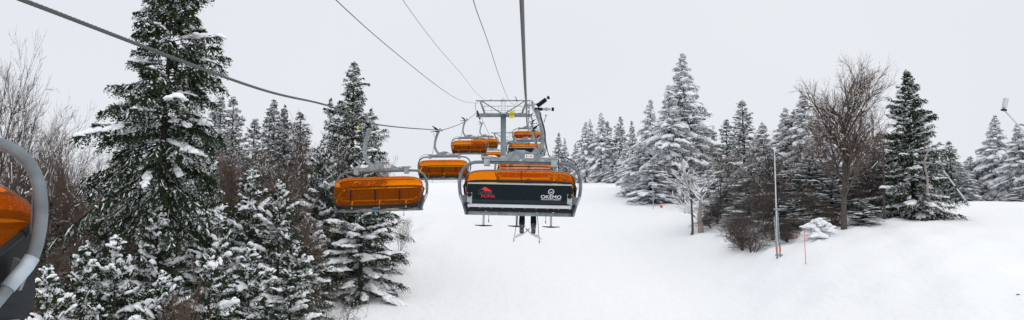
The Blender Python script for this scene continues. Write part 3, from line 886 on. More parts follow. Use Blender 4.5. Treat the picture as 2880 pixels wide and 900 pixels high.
    end = s0 + d * l1; end[:, 2] -= .18 * l1[:, 0] * .8
    q = np.stack([s0, mid + sv * w, mid - sv * w, mid + U * hgt, end], 1).reshape(-1, 3)
    bI = (np.arange(k) * 5)[:, None]
    F2 = np.concatenate([bI + np.array([[0, 1, 3]]), bI + np.array([[0, 3, 2]]), bI + np.array([[1, 4, 3]]), bI + np.array([[3, 4, 2]])], 0)
    SV, SF = q, F2
    if snC:
        C = np.concatenate(snC); A = np.concatenate(snA); S = np.concatenate(snS)
        V3, F3 = blobs_np(C, A, S, g, False)
        SF = np.concatenate([SF, F3 + len(SV)]); SV = np.concatenate([SV, V3])
    sn = mesh_from(name + '_snow', SV, SF, [M['snow']], smooth=True)
    return dict(trunk=trunk, crown=crown, snow=sn, H=H, R=Rb)

P = {}
# dark, heavily laden spruces at the left
for i, sd in enumerate((11, 12, 13)):
    P['laden%d' % i] = spruce_meshes('laden', 8.5, 2.5, sd, gap=.38, nb=7, droop=.40, snow=.12, frost=.02, pad=.55, leaf=.105, dens=1.7, clump=.75, big=1.5, padh=.85, power=.75)
# slim, lightly whitened spires
for i, sd in enumerate((21, 22)):
    P['spire%d' % i] = spruce_meshes('spire', 11, 2.2, sd, gap=.34, nb=6, droop=.35, snow=.36, frost=.30, pad=.35, needle='needle_far', leaf=.13, clump=.6, power=.85, belly=.0)
# rimed, drooping, white spruces at the right
for i, sd in enumerate((31, 32, 33)):
    P['rime%d' % i] = spruce_meshes('rime', 13, 2.7, sd, gap=.46, nb=7, droop=.55, snow=.50, frost=.86, pad=.9, padh=1.25, needle='needle_far', leaf=.17, clump=1.15, dens=1.1, power=.9, hang=.9, big=1.3)
# darker mixed ones
for i, sd in enumerate((41, 42)):
    P['mixed%d' % i] = spruce_meshes('mixed', 10, 2.5, sd, gap=.38, nb=7, droop=.42, snow=.30, frost=.28, pad=.5, leaf=.13, clump=.8, power=.85, hang=.2, big=1.2)
P['hero_left'] = spruce_meshes('hero_left', 17.0, 2.75, 51, z0f=.50, gap=.27, nb=6, droop=.50, snow=.17, frost=.11, pad=.34, leaf=.115, dens=2.5, asym=(-.22, .38), clump=.55, big=.95, power=.50, sparse=.16, hang=.35, nl=9, belly=.15)
P['hero_mid'] = spruce_meshes('hero_mid', 15.5, 3.1, 52, z0f=.05, gap=.28, nb=7, droop=.42, snow=.32, frost=.20, pad=.46, leaf=.12, dens=1.7, asym=(.08, .05), clump=.7, power=.85, sparse=.12, hang=.25, big=.95)
P['hero_right'] = spruce_meshes('hero_right', 11.5, 3.1, 53, z0f=.02, gap=.27, nb=8, droop=.38, snow=.22, frost=.12, pad=.45, leaf=.12, dens=1.6, clump=.8, power=.95, hang=.1, big=.95, belly=.2)
P['small'] = spruce_meshes('small', 3.2, 1.7, 61, z0f=.05, gap=.26, nb=6, droop=.3, snow=.4, frost=.3, pad=1.0, leaf=.10, clump=1.0, power=.7, big=2.1, padh=1.9, hang=.3)

def spruce(kind, px, ytop, Yd, wpx, label, group=None, rz=None, lean=0, name='spruce_tree', zb=None):
    p = at(px, ytop, Yd)
    x = p.x
    base = float(zg(x, Yd)) - .1 if zb is None else zb
    Ht = p.z - base
    pr = P[kind]
    sxy = (wpx / 2 / F_PX * Yd) / pr['R']
    rz = (abs(hash((int(px), int(ytop)))) % 628) / 100 if rz is None else rz
    if not lean and not kind.startswith('hero'):
        lean = ((int(px) * 7 + int(ytop) * 3) % 11 - 5) * .45
    e = empty(name, (x, Yd, base), (0, R(lean), 0))
    tag(e, label, 'spruce tree' if name == 'spruce_tree' else name.replace('_', ' '), group)
    for part in ('trunk', 'crown', 'snow'):
        o = link('snow_clumps' if part == 'snow' else part, pr[part], e)
        o.scale = (sxy, sxy, Ht / pr['H']); o.rotation_euler = (0, 0, rz)
    return e

# ------------------------------------------------------------------ bare trees
def bare_meshes(name, H, seed, spread=.5, levels=4, trunk_r=None, nchild=(5, 6, 5, 4), up=.10, clear=.25, mat='twig', bark='bark_grey', snow=0.0,
                lenf=(.55, .5, .5, .45), multi=1, wig=.13, minr=.006, bend=0.0):
    g = np.random.default_rng(seed)
    segs = []
    trunk_r = trunk_r or H * .016
    def grow(p, d, L, r, lev):
        n = 5 if lev < 2 else 3
        pts = [p]; q = p.copy(); dd = d.copy()
        for i in range(n):
            dd = _unit(dd + g.normal(0, wig * (.35 if lev == 0 and multi == 1 else 1), 3) + np.array([0, 0, up * (1 if lev else .5)]))
            q = q + dd * L / n; pts.append(q.copy())
            segs.append((pts[-2], pts[-1], r * (1 - .8 * i / n), max(minr * .6, r * (1 - .8 * (i + 1) / n)), lev))
        if lev >= levels: return
        nc = nchild[min(lev, len(nchild) - 1)]
        for c in range(nc):
            f = clear + (1 - clear) * (c + g.uniform(0, 1)) / nc if lev == 0 else g.uniform(.15, 1.0)
            i = min(n - 1, int(f * n)); fr = f * n - i
            pp = pts[i] * (1 - fr) + pts[i + 1] * fr
            dl = _unit(pts[i + 1] - pts[i])
            rnd = _unit(np.cross(dl, g.normal(0, 1, 3)))
            an = g.uniform(.6, 1.25) * spread * 1.5
            nd = _unit(dl * math.cos(an) + rnd * math.sin(an))
            grow(pp, nd, L * lenf[min(lev, len(lenf) - 1)] * g.uniform(.7, 1.25) * (1.25 - .5 * f), max(minr, r * (.55 if lev else .42) * (1.15 - .5 * f)), lev + 1)
    for k in range(multi):
        a = g.uniform(0, 6.28); tl = .0 if multi == 1 else g.uniform(.15, .6)
        d = _unit(np.array([math.cos(a) * tl + bend, math.sin(a) * tl, 1.0]))
        grow(np.array([math.cos(a) * .12 * (multi > 1), math.sin(a) * .12 * (multi > 1), -.2]), d, H * g.uniform(.75, 1.0) * (.62 if multi == 1 else .55), trunk_r, 0)
    P0 = np.array([s[0] for s in segs]); P1 = np.array([s[1] for s in segs]); R0 = np.array([s[2] for s in segs]); R1 = np.array([s[3] for s in segs]); lv = np.array([s[4] for s in segs])
    top = P1[:, 2].max()
    k = H / top
    P0 *= k; P1 *= k
    thick = lv <= 1
    a, b = tubes_np(P0[thick], P1[thick], R0[thick], R1[thick], 8)
    trunk = mesh_from(name + '_trunk', a, b, [M[bark]], smooth=True)
    a, b = tubes_np(P0[~thick], P1[~thick], R0[~thick], R1[~thick], 3)
    crown = mesh_from(name + '_twigs', a, b, [M[mat]], smooth=True)
    sn = None
    if snow > 0:
        hz = np.abs((P1 - P0)[:, 2]) / np.linalg.norm(P1 - P0, axis=1)
        kp = (g.random(len(P0)) < snow) & (hz < .93)
        rs = np.maximum(R0[kp] * 1.25, .02); re = np.maximum(R1[kp] * 1.25, .016)
        o = np.array([[0, 0, 1.]])
        a, b = tubes_np(P0[kp] + o * (R0[kp] * .7 + rs * .5)[:, None], P1[kp] + o * (R1[kp] * .7 + re * .5)[:, None], rs, re, 5)
        sn = mesh_from(name + '_snow', a, b, [M['snow']], smooth=True)
    rad = np.percentile(np.hypot(P1[:, 0], P1[:, 1]), 97)
    return dict(trunk=trunk, crown=crown, snow=sn, H=H, R=rad, raw=(P0, P1, R0, R1))

P['beech'] = bare_meshes('beech', 12, 79, spread=.50, levels=4, nchild=(20, 10, 7, 4), up=.075, clear=.28, wig=.15, lenf=(.58, .5, .5, .5), trunk_r=.27, snow=.06)
P['bare0'] = bare_meshes('bare', 10, 72, spread=.40, levels=4, nchild=(13, 8, 6, 3), up=.08, clear=.3, lenf=(.55, .5, .5, .5), trunk_r=.13, mat='twig_dark', snow=.04)
P['bare1'] = bare_meshes('bare', 10, 73, spread=.5, levels=4, nchild=(13, 8, 6, 3), up=.06, clear=.25, lenf=(.6, .5, .5, .5), trunk_r=.11, mat='twig', snow=.05)
P['shrub0'] = bare_meshes('shrub', 5, 74, spread=.42, levels=3, nchild=(9, 7, 5), up=.04, clear=.1, lenf=(.5, .5, .5), trunk_r=.04, multi=5, mat='twig', bark='twig_dark', snow=.08)
P['shrub1'] = bare_meshes('shrub', 5, 75, spread=.55, levels=3, nchild=(9, 7, 5), up=.02, clear=.1, lenf=(.55, .5, .5), trunk_r=.045, multi=4, mat='twig_dark', bark='twig_dark', snow=.10)
P['snowy_bare'] = bare_meshes('snowy_bare', 7.5, 76, spread=.46, levels=3, nchild=(7, 5, 3), up=.09, clear=.25, lenf=(.75, .5, .5), trunk_r=.17, mat='twig_pale', bark='twig_pale', snow=.97, minr=.026)
P['lone_bush'] = bare_meshes('lone_bush', 2.6, 78, spread=.55, levels=3, nchild=(7, 5, 4), up=.03, clear=.1, lenf=(.6, .55, .5), trunk_r=.03, multi=5, mat='twig', bark='twig', snow=.0, minr=.005)

def bare(kind, px, ytop, Yd, wpx, label, group=None, rz=0.0, lean=0, name='bare_tree', zb=None):
    p = at(px, ytop, Yd); x = p.x
    base = float(zg(x, Yd)) if zb is None else zb
    pr = P[kind]; sz = (p.z - base) / pr['H']; sxy = (wpx / 2 / F_PX * Yd) / pr['R']
    e = empty(name, (x, Yd, base), (0, R(lean), 0)); tag(e, label, name.replace('_', ' '), group)
    for part, nm in (('trunk', 'trunk'), ('crown', 'twigs'), ('snow', 'snow_clumps')):
        if pr[part] is None: continue
        o = link(nm, pr[part], e); o.scale = (sxy, sxy, sz); o.rotation_euler = (0, 0, rz)
    return e

# ---- left wood
GL = 'spruces in the wood on the left'
spruce('hero_left', 486, -75, 25, 380, 'tallest dark spruce, cut off by the top edge, crossed by the slanting rope', rz=0)
spruce('hero_mid', 996, 165, 49, 275, 'tall dark spruce behind the first empty chair\'s hanger, bent tip against the sky', rz=.3)
spruce('laden2', 1020, 445, 44, 255, 'broad snow-laden spruce under the first empty chair, at the slope\'s edge', GL, rz=1.0)
spruce('spire0', 603, 282, 66, 168, 'slim spire right of the tallest spruce, first of three tops together', GL)
spruce('spire1', 628, 270, 64, 168, 'slim spire in the middle of three tops right of the tallest spruce', GL)
spruce('spire0', 662, 268, 60, 189, 'slim spruce, last of three tops right of the tallest spruce, with darker twigs', GL, rz=2.2)
spruce('spire1', 712, 332, 58, 189, 'short thin-topped spruce in the dip of the left skyline', GL)
spruce('spire0', 757, 300, 66, 168, 'narrow whitened spire at the left of a tight four-top cluster', GL, rz=4)
spruce('spire1', 777, 278, 64, 156, 'highest pointed spire of the tight four-top cluster', GL, rz=1)
spruce('mixed0', 790, 290, 66, 90, 'darker bushy spruce inside the tight four-top cluster', GL)
spruce('spire1', 812, 302, 62, 177, 'pale spire at the right of the tight four-top cluster', GL, rz=5)
spruce('spire0', 846, 312, 64, 189, 'thin spruce with a faint tip behind the brown twigs, under the rope', GL, rz=3.3)
spruce('mixed1', 921, 270, 60, 120, 'pointed spruce just left of the dark spruce with the bent tip', GL)
spruce('mixed0', 1055, 300, 56, 130, 'spruce hugging the right side of the dark spruce with the bent tip', GL, rz=2)
spruce('laden0', 905, 395, 45, 170, 'dark snow-capped spruce left of the first empty chair\'s frame', GL)
spruce('laden1', 700, 470, 33, 260, 'laden spruce with broad white caps at the middle of the left wood', GL)
spruce('laden2', 600, 430, 38, 230, 'laden spruce right behind the tallest spruce\'s bare trunk', GL, rz=4)
spruce('laden0', 790, 505, 31, 260, 'dense dark spruce leaning over the small bare bush at the bottom', GL, rz=5)
spruce('laden1', 745, 400, 48, 190, 'snow-dotted spruce halfway back, below the four-top cluster', GL, rz=3)
spruce('laden2', 430, 580, 24, 320, 'snow-capped spruce in front of the tallest spruce\'s trunk foot', GL, rz=2.5)
spruce('laden0', 600, 590, 25, 300, 'heavily laden spruce at the bottom, right of the trunk foot', GL, rz=.4)
spruce('laden1', 290, 500, 27, 180, 'scrawny green spruce among brown twigs right of the closest chair', GL, rz=1.4)
spruce('laden2', 250, 690, 19.5, 330, 'low spruce bough mass with wide snow patches in the bottom left corner', GL, rz=3.6)
spruce('laden0', 470, 760, 20, 330, 'low laden spruce at the bottom edge, left of the wood\'s middle', GL, rz=5.2)
spruce('laden1', 700, 690, 24, 300, 'laden spruce at the bottom edge with rounded white cushions', GL, rz=2.0)
spruce('mixed1', 60, 420, 36, 200, 'snowy spruce behind the closest chair\'s frame tube', GL, rz=2.0)
spruce('mixed0', 380, 360, 50, 220, 'spruce showing through behind the tallest spruce\'s left boughs', GL, rz=1.0)
spruce('laden0', 870, 600, 38, 190, 'small laden spruce behind the small bare bush', GL, rz=1.8)
spruce('mixed1', 530, 380, 48, 190, 'spruce showing behind the tallest spruce\'s right boughs', GL, rz=3.0)
spruce('mixed0', 150, 560, 30, 240, 'low snowy spruce just right of the closest chair\'s frame tube', GL, rz=4.0)
for px, yt, Yd, w, kd, rz, lb in [
    (345, 655, 20.5, 320, 'laden1', .3, 'bottom-edge laden spruce below the tallest spruce\'s left boughs'),
    (150, 740, 18.5, 300, 'laden1', 2.3, 'laden spruce tips at the very bottom, right beside the closest chair'),
    (575, 700, 21, 300, 'laden2', 1.3, 'bottom-edge laden spruce straight below the slim three tops'),
    (815, 690, 28, 230, 'laden2', 4.3, 'bottom-edge laden spruce next to the small bare bush')]:
    spruce(kd, px, yt, Yd, w, lb, GL, rz=rz)
BG = 'bare trees in the wood on the left'
bare('bare0', 10, 60, 27, 330, 'tall bare tree rising out of the picture\'s left edge', BG, rz=.5)
bare('bare1', 110, 190, 30, 330, 'bare tree with a long limb reaching right towards the tallest spruce', BG, rz=2.0)
bare('bare0', 190, 300, 40, 220, 'smaller bare tree left of the tallest spruce, at its middle height', BG, rz=3.0)
bare('bare1', 285, 380, 42, 200, 'short bare tree touching the tallest spruce\'s lower left boughs', BG, rz=4.4)
bare('bare1', 660, 350, 52, 200, 'brown bare tree below the slim spires', BG, rz=1.0)
bare('bare0', 860, 300, 50, 220, 'brown bare tree poking above the wood left of the bent-tip spruce', BG, rz=2.5)
bare('bare1', 800, 370, 44, 220, 'brown forked bare tree in the middle of the left wood', BG, rz=5.5)
bare('bare0', 960, 360, 46, 180, 'brown bare tree tangled into the bent-tip spruce', BG, rz=4.5)
bare('lone_bush', 935, 745, 34, 230, 'small bare bush on open snow at the bottom, right of the laden spruces', name='bare_bush', rz=.7)
bare('shrub0', 1125, 595, 58, 70, 'little bare shrub poking out past the spruces, at the slope\'s edge', name='bare_bush', rz=.7)
# ---- right wood
GR = 'spruces in the wood on the right'
GC = 'spruces standing beyond the crest'
for px, yt, Yd, w, kd, lb in [
    (1570, 372, 136, 60, 'spire0', 'first thin spruce right of the chairs, alone on the crest'),
    (1592, 385, 140, 50, 'rime1', 'short pale spruce squeezed second from the chairs on the crest'),
    (1615, 400, 138, 60, 'rime2', 'low rounded pale spruce on the crest, near the chairs'),
    (1645, 340, 132, 95, 'rime0', 'pale spruce with a blunt top, left of the highest crest group top'),
    (1665, 332, 138, 80, 'rime2', 'pale spruce in the middle of the crest group'),
    (1692, 314, 130, 110, 'rime1', 'highest rimed spruce of the crest group, broad white skirt'),
    (1712, 340, 134, 90, 'spire1', 'narrow spruce against the right flank of the highest crest group top'),
    (1738, 326, 128, 80, 'mixed0', 'single darker spruce with stepped boughs on the crest'),
    (1779, 338, 134, 60, 'spire0', 'slender needle-like spire between darker spruce and the tall pair'),
    (1762, 400, 124, 90, 'rime0', 'short white spruce in front of the slender spire'),
    (1730, 430, 126, 110, 'rime2', 'low white spruce at the foot of the darker crest spruce')]:
    spruce(kd, px, yt, Yd, w, lb, GC)
spruce('rime1', 1821, 275, 104, 146, 'tall rimed spruce just left of the largest white spruce', GR)
spruce('rime0', 1800, 400, 94, 158, 'short white spruce at the left corner of the right wood', GR, rz=2)
spruce('rime2', 1838, 440, 86, 183, 'low drooping white spruce above the orange disc marker', GR, rz=3)
spruce('rime0', 1908, 145, 92, 244, 'largest white spruce of the right wood, top highest in the sky', GR, rz=1)
spruce('rime1', 1880, 235, 88, 195, 'white spruce forming the left shoulder of the largest one', GR, rz=4)
spruce('rime2', 1942, 262, 90, 207, 'white spruce forming the right shoulder of the largest one', GR, rz=5)
spruce('mixed1', 1985, 330, 92, 134, 'darker spruce flank right of the largest white spruce', GR, rz=2)
spruce('mixed0', 2008, 372, 92, 73, 'tiny dark spruce tip right of the largest white spruce', GR)
spruce('spire1', 2040, 335, 84, 134, 'grey spruce left of the evenly stepped pointed one', GR, rz=2)
spruce('spire0', 2090, 280, 80, 170, 'evenly stepped pointed spruce between white spruces and bare tree', GR, rz=1)
spruce('rime0', 2130, 350, 76, 158, 'small rimed spruce beside the evenly stepped pointed one', GR, rz=1)
spruce('rime1', 2200, 300, 72, 183, 'drooping rimed spruce above the tall pale pole', GR, rz=3)
spruce('rime2', 2268, 252, 70, 183, 'rimed spruce right behind the big bare tree\'s left limbs', GR, rz=.6)
spruce('mixed1', 2170, 420, 66, 207, 'dim snowy spruce inside the thicket left of the tall pale pole', GR, rz=.6)
spruce('mixed0', 2270, 430, 60, 219, 'dim snowy spruce inside the thicket right of the tall pale pole', GR, rz=1.6)
spruce('mixed1', 2345, 440, 60, 207, 'dark spruce directly behind the big bare tree\'s trunk', GR, rz=3.6)
spruce('rime1', 2080, 470, 68, 195, 'white-dusted spruce right behind the white snowy bare tree', GR, rz=5.6)
spruce('rime2', 2010, 460, 76, 183, 'white spruce left behind the white snowy bare tree', GR, rz=.2)
spruce('mixed0', 2430, 400, 57, 195, 'dark spruce between the big bare tree and the pointed spruce', GR, rz=2.6)
spruce('laden1', 2425, 560, 49.5, 110, 'small laden spruce at the foot of the big bare tree\'s right side', GR, rz=4.4)
spruce('hero_right', 2549, 192, 53, 235, 'large dark pointed spruce at the right end of the wood, regular cone', rz=1.2)
spruce('spire0', 2668, 395, 84, 109, 'pale thin spruce peeping out right of the large dark pointed one', GR, rz=1.2)
for px, yt, Yd, w, kd, rz, lb in [
    (2148, 342, 75, 170, 'rime2', 1.0, 'rimed spruce filling the gap left of the tall pale pole\'s tip'),
    (2232, 312, 72, 170, 'mixed0', 2.0, 'spruce with a drooping top above the tall pale pole, touching its rimed neighbour'),
    (2312, 318, 66, 190, 'rime1', 3.0, 'rimed spruce seen through the big bare tree\'s left limbs'),
    (2400, 352, 62, 180, 'rime0', 4.0, 'rimed spruce seen through the big bare tree\'s right limbs'),
    (2460, 372, 60, 170, 'mixed1', 5.0, 'shaded spruce close against the large pointed spruce\'s left side'),
    (2335, 505, 56, 150, 'laden0', 1.7, 'low laden spruce left behind the big bare tree\'s trunk'),
    (2105, 540, 60, 170, 'mixed1', 2.7, 'low snowy spruce inside the front brush, between snowy bare tree and pale pole'),
    (2232, 560, 53, 150, 'laden2', 3.7, 'low laden spruce in the brush right behind the pale pole'),
    (2040, 520, 66, 150, 'rime1', 0.7, 'low white spruce at the right foot of the white snowy bare tree')]:
    spruce(kd, px, yt, Yd, w, lb, GR, rz=rz)
GFR = 'rimed spruces at the right edge of the picture'
spruce('rime1', 2688, 452, 90, 150, 'low grey rimed spruce in the gap, left of the far right group', GFR, rz=1)
spruce('rime2', 2732, 438, 92, 150, 'low rimed spruce in the gap, nearer the far right group', GFR, rz=2)
spruce('rime0', 2788, 320, 90, 150, 'rimed spruce with bent top, left of the far right pair', GFR, rz=5, lean=2)
spruce('rime0', 2708, 478, 84, 110, 'smallest white spruce in the gap, at the snow bank\'s rim', GFR, rz=2.2)
spruce('mixed1', 2650, 455, 88, 120, 'low dim spruce hugging the large dark pointed one from behind', GFR, rz=4.2)
spruce('rime1', 2862, 345, 84, 150, 'white rimed spruce at the right edge under the snow gun boom', GFR, rz=3)
spruce('spire1', 2925, 235, 78, 170, 'spruce outside the right edge, one bough tip reaching into view', GFR, rz=3)
spruce('rime0', 2868, 530, 74, 110, 'small rimed spruce bush at the right picture edge', GFR, rz=4)
spruce('small', 2303, 616, 47.5, 100, 'knee-high fir smothered in snow beside the orange stake', name='fir_sapling', rz=1)
BR = 'bare trees in the wood on the right'
bare('beech', 2350, 160, 49, 265, 'big bare deciduous tree with fanned crown in the right wood', rz=.4)
bare('snowy_bare', 1965, 435, 60, 290, 'bare tree coated in white snow at the wood\'s front edge', rz=.8)
bare('bare1', 2020, 395, 64, 150, 'thin brown bare tree behind the white snowy bare tree', BR, rz=2)
bare('bare0', 2150, 370, 60, 190, 'brown bare tree left of the tall pale pole', BR, rz=3)
bare('bare1', 2235, 330, 62, 170, 'brown bare tree right of the tall pale pole', BR, rz=4)
bare('bare1', 2700, 445, 94, 170, 'low brown bare tree in the gap behind the slanting pole', BR, rz=1)
bare('bare0', 2450, 340, 54, 150, 'brown bare tree touching the large pointed spruce', BR, rz=5)

# ---- twiggy undergrowth: one mass each side
def thicket(name, label, spots, mat):
    Vs, Fs, n = [], [], 0
    g = np.random.default_rng(5)
    for (px, yt, Yd, w, kd) in spots:
        p = at(px, yt, Yd); base = float(zg(p.x, Yd)); pr = P[kd]
        P0, P1, R0, R1 = pr['raw']; sz = (p.z - base) / pr['H']; sxy = (w / 2 / F_PX * Yd) / pr['R']
        a = g.uniform(0, 6.28); c, s_ = math.cos(a), math.sin(a)
        Rm = np.array([[c, -s_, 0], [s_, c, 0], [0, 0, 1]]); S = np.array([sxy, sxy, sz])
        q0 = (P0 @ Rm.T) * S + np.array([p.x, Yd, base]); q1 = (P1 @ Rm.T) * S + np.array([p.x, Yd, base])
        v, f = tubes_np(q0, q1, np.maximum(R0, .006), np.maximum(R1, .005), 3)
        Vs.append(v); Fs.append(f + n); n += len(v)
    o = link(name, mesh_from(name, np.concatenate(Vs), np.concatenate(Fs), [mat], smooth=True))
    tag(o, label, 'undergrowth', kind='stuff')
lf = []
for px, yt, Yd, w in [(60, 440, 28, 260), (140, 430, 30, 240), (210, 460, 30, 220), (110, 600, 24, 260), (270, 470, 32, 240), (370, 470, 34, 200), (30, 380, 34, 260), (180, 360, 38, 240), (100, 330, 36, 260), (250, 400, 37, 240), (330, 520, 33, 200), (40, 560, 25, 220),
                      (600, 400, 46, 200), (700, 390, 47, 200), (820, 380, 46, 200), (560, 470, 40, 180), (760, 450, 42, 200), (900, 440, 48, 160), (830, 560, 36, 160),
                      (560, 740, 20, 200), (420, 560, 30, 180), (1040, 400, 50, 130)]:
    lf.append((px, yt, Yd, w * 1.35, 'bare0' if int(px + yt) % 2 else 'bare1'))
thicket('undergrowth', 'tangle of brown leafless brush between the left-hand spruces', lf, M['twig'])
rf = []
for px, yt, Yd, w in [(2075, 560, 53, 210), (2130, 500, 55, 200), (2190, 480, 56, 180), (2240, 500, 54, 180), (2110, 610, 50, 160), (2020, 560, 62, 130), (2300, 500, 53, 160), (2160, 600, 51.5, 160),
                      (2340, 560, 51, 130), (2420, 470, 54, 130), (2050, 480, 64, 160), (2470, 420, 56, 120), (2000, 600, 61, 110), (2050, 610, 57, 140), (2335, 610, 50.3, 80), (2412, 600, 50.3, 90), (2090, 640, 51, 120), (2215, 640, 50, 100)]:
    rf.append((px, yt, Yd, w, 'shrub1' if int(px + yt) % 3 else 'shrub0'))
thicket('undergrowth', 'tangle of brown leafless brush at the front of the right-hand wood', rf, M['twig_dark'])

# ---- dead trunks
def snag(pts, r, label):
    root = MB(); root.tube(smooth_path(pts, 4), [r * (1 - .45 * i / (4 * (len(pts) - 1))) for i in range(4 * (len(pts) - 1) + 1)], 8)
    o = root.build('dead_trunk', M['twig_pale'] if r < .1 else M['bark_grey']); tag(o, label, 'dead tree')
    return o
def gpt(px, py, Yd): 
    p = at(px, py, Yd); p.z = float(zg(p.x, Yd)) - .1; return p
snag([gpt(2487, 620, 52), at(2486, 520, 52), at(2484, 400, 52)], .10, 'straight limbless grey trunk left of the large pointed spruce')
snag([gpt(1946, 680, 60.5), at(1948, 640, 60.5), at(1944, 560, 60.5)], .13, 'snapped grey trunk close beside the white snowy bare tree')
snag([at(2608, 540, 50), at(2608, 500, 50), at(2600, 455, 50), at(2612, 420, 50)], .09, 'pale broken snag sticking out of the large pointed spruce\'s right side')

# ------------------------------------------------------------------ slope furniture
def stick(name, px0, py0, px1, py1, Yd, r, mat, label, cat, extra=None):
    a = at(px0, py0, Yd); a.z = min(a.z, float(zg(a.x, Yd))) - .25; b = at(px1, py1, Yd)
    e = empty(name, a); tag(e, label, cat)
    m = MB(); m.tube([Vector((0, 0, 0)), b - a], r, 8); m.build('shaft', mat, e)
    if extra: extra(e, b - a)
    return e
def cap(e, t):
    m = MB(); m.tube([t, t + Vector((0, 0, .05))], .022, 8); m.build('tip', M['orangepaint'], e)
stick('marker_stake', 2266, 735, 2262, 652, 43.5, .022, M['orangepaint'], 'thin bright orange stake in open snow before the smothered fir', 'marker stake', cap)
def disc(e, t):
    m = MB(); m.cyl(t + Vector((0, -.03, 0)), t + Vector((0, -.01, 0)), .17, 20); m.build('disc', M['orangepaint'], e)
stick('disc_marker', 1860, 610, 1860, 581, 80, .03, M['dark'], 'round orange disc on a short post at the corner of the wood', 'marker', disc)
def band(e, t):
    m = MB(); m.cyl(Vector((0, -.0, .55)), Vector((0, 0, .85)), .055, 10); m.build('band', M['orangepaint'], e)
stick('marker_pole', 1838, 606, 1836, 505, 80, .04, M['collar'], 'thin grey pole with red foot left of the orange disc', 'pole', band)
def flag(e, t):
    m = MB(); m.prism([(t.x, t.z), (t.x - .07, t.z - .35), (t.x + .02, t.z - .5), (t.x + .09, t.z - .1)], t.y - .015, t.y + .015); m.build('flag', M['orangepaint'], e)
stick('flag_marker', 2243, 690, 2240, 660, 50, .02, M['orangepaint'], 'ragged orange flag in the brush behind the orange stake', 'marker', flag)
stick('flag_marker', 2641, 618, 2641, 598, 56, .02, M['red'], 'little red flag at the foot of the large pointed spruce', 'marker', flag)
# snowmaking riser: tall pale mast with two stout pipes
a = at(2191, 722, 46); a.z = float(zg(a.x, 46)) - .2
e = empty('snowmaking_pole', a); tag(e, 'tall pale blue-white snowmaking pole with double pipes at its foot', 'pole')
k = 46 / F_PX
m = MB(); m.tube([Vector((-4 * k, 0, 0)), at(2178, 420, 46) - a], [.045, .032], 10); m.build('mast', M['white'], e)
m = MB(); m.tube([Vector((4 * k, 0, 0)), Vector((0, 0, 145 * k))], .045, 10); m.build('pipe', M['galv'], e)
m = MB(); m.tube([Vector((-7 * k, -.1, 0)), Vector((-10 * k, -.1, 120 * k))], .04, 10); m.build('pipe', M['galv'], e)
m = MB(); m.cyl((-7.3 * k, -.1, .52), (-7.6 * k, -.1, .80), .052, 10); m.cyl((3.7 * k, 0, .6), (3.6 * k, 0, .82), .056, 10); m.build('warning_band', M['orangepaint'], e)
m = MB(); m.box((0, 0, .32), (.45, .14, .1), bev=.02); m.box((-3 * k, 0, 140 * k), (.30, .14, .12), bev=.02); m.build('clamp', M['galv'], e)
# snow gun boom at the right edge
b0 = at(2960, 470, 62); b0.z = float(zg(b0.x, 62)) - .2
e = empty('snow_gun', b0); tag(e, 'leaning pale snow gun boom with a blocky head against the sky', 'snow gun')
m = MB(); m.tube([Vector((0, 0, 0)), at(2884, 374, 62) - b0, at(2820, 305, 62) - b0], [.09, .07, .05], 10); m.build('boom', M['white'], e)
hb = at(2826, 290, 62) - b0
m = MB(); m.box(hb, (.29, .29, .90), rot=(0, R(14), 0), bev=.05); m.box(hb + Vector((-.02, -.22, .0)), (.3, .06, .8), rot=(0, R(14), 0)); m.build('head', M['white'], e)
m = MB(); m.box(hb + Vector((-.12, 0, -.6)), (.34, .34, .14), rot=(0, R(14), 0)); m.build('nozzle_ring', M['dark'], e)
b0 = at(2722, 568, 76); b0.z = float(zg(b0.x, 76)) - .2
e = empty('leaning_pole', b0); tag(e, 'slanting bare grey pole in the gap right of the large pointed spruce', 'pole')
m = MB(); m.tube([Vector((0, 0, 0)), at(2645, 468, 76) - b0], [.08, .06], 10); m.build('shaft', M['white'], e)
m = MB(); m.box(at(2645, 467, 76) - b0, (.2, .2, .24), bev=.03); m.build('head', M['galv'], e)
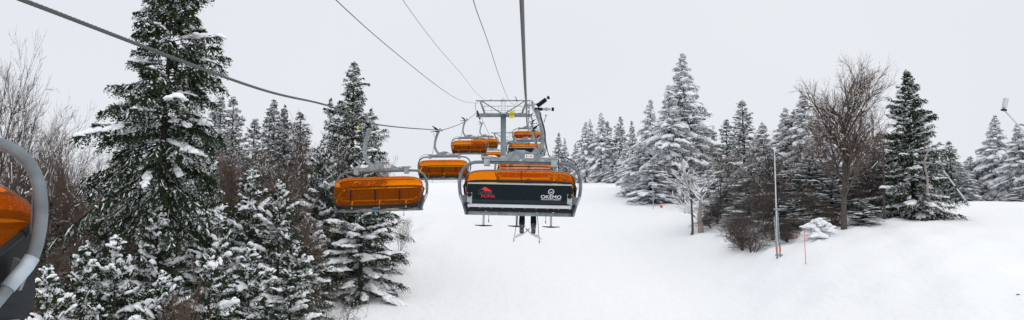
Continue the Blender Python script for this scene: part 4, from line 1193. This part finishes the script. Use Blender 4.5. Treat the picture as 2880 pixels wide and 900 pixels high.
# fallen twig on the snow
a = at(2862, 803, 33); a.z = float(zg(a.x, 33)) + .02
m = MB(); m.tube([a + Vector((-.10, 0, 0)), a + Vector((0, .02, .03)), a + Vector((.09, 0, .01))], [.012, .024, .010], 6)
tag(m.build('twig', M['bark']), 'single dark scrap of bark lying on the bare snow', 'twig')

# ------------------------------------------------------------------ sky and light
w = bpy.data.worlds.new('World'); scene.world = w; w.use_nodes = True
T = w.node_tree; N, L = T.nodes, T.links
bg = N['Background']
sky = N.new('ShaderNodeTexSky'); sky.sky_type = 'NISHITA'; sky.sun_disc = False
sky.sun_elevation = R(62); sky.sun_rotation = R(110)
sc = N.new('ShaderNodeVectorMath'); sc.operation = 'SCALE'; sc.inputs['Scale'].default_value = .08
L.new(sky.outputs[0], sc.inputs[0])
tc = N.new('ShaderNodeTexCoord')
no = N.new('ShaderNodeTexNoise'); no.inputs['Scale'].default_value = 1.3; no.inputs['Detail'].default_value = 3; no.inputs['Roughness'].default_value = .4
L.new(tc.outputs['Generated'], no.inputs['Vector'])
cr = N.new('ShaderNodeValToRGB')
cr.color_ramp.elements[0].position = .3; cr.color_ramp.elements[0].color = (.775, .815, .875, 1)
cr.color_ramp.elements[1].position = .7; cr.color_ramp.elements[1].color = (.85, .875, .915, 1)
L.new(no.outputs['Fac'], cr.inputs['Fac'])
mx = N.new('ShaderNodeMix'); mx.data_type = 'RGBA'; mx.inputs['Factor'].default_value = .95
L.new(sc.outputs[0], mx.inputs[6]); L.new(cr.outputs[0], mx.inputs[7])
L.new(mx.outputs[2], bg.inputs['Color'])
bg.inputs['Strength'].default_value = 1.0
sd = bpy.data.lights.new('sun', 'SUN'); sd.energy = 1.02; sd.angle = R(110); sd.color = (1, .96, .90)
so = bpy.data.objects.new('sun', sd); col.objects.link(so)
so.rotation_euler = (R(28), 0, R(70))
scene.view_settings.view_transform = 'Standard'
scene.view_settings.look = 'None'
scene.view_settings.exposure = 0.0
scene.view_settings.gamma = 1.0
scene.render.engine = 'CYCLES'
scene.cycles.max_bounces = 8
scene.cycles.transparent_max_bounces = 12
scene.cycles.diffuse_bounces = 4
try:
    scene.cycles.use_denoising = True
except Exception:
    pass
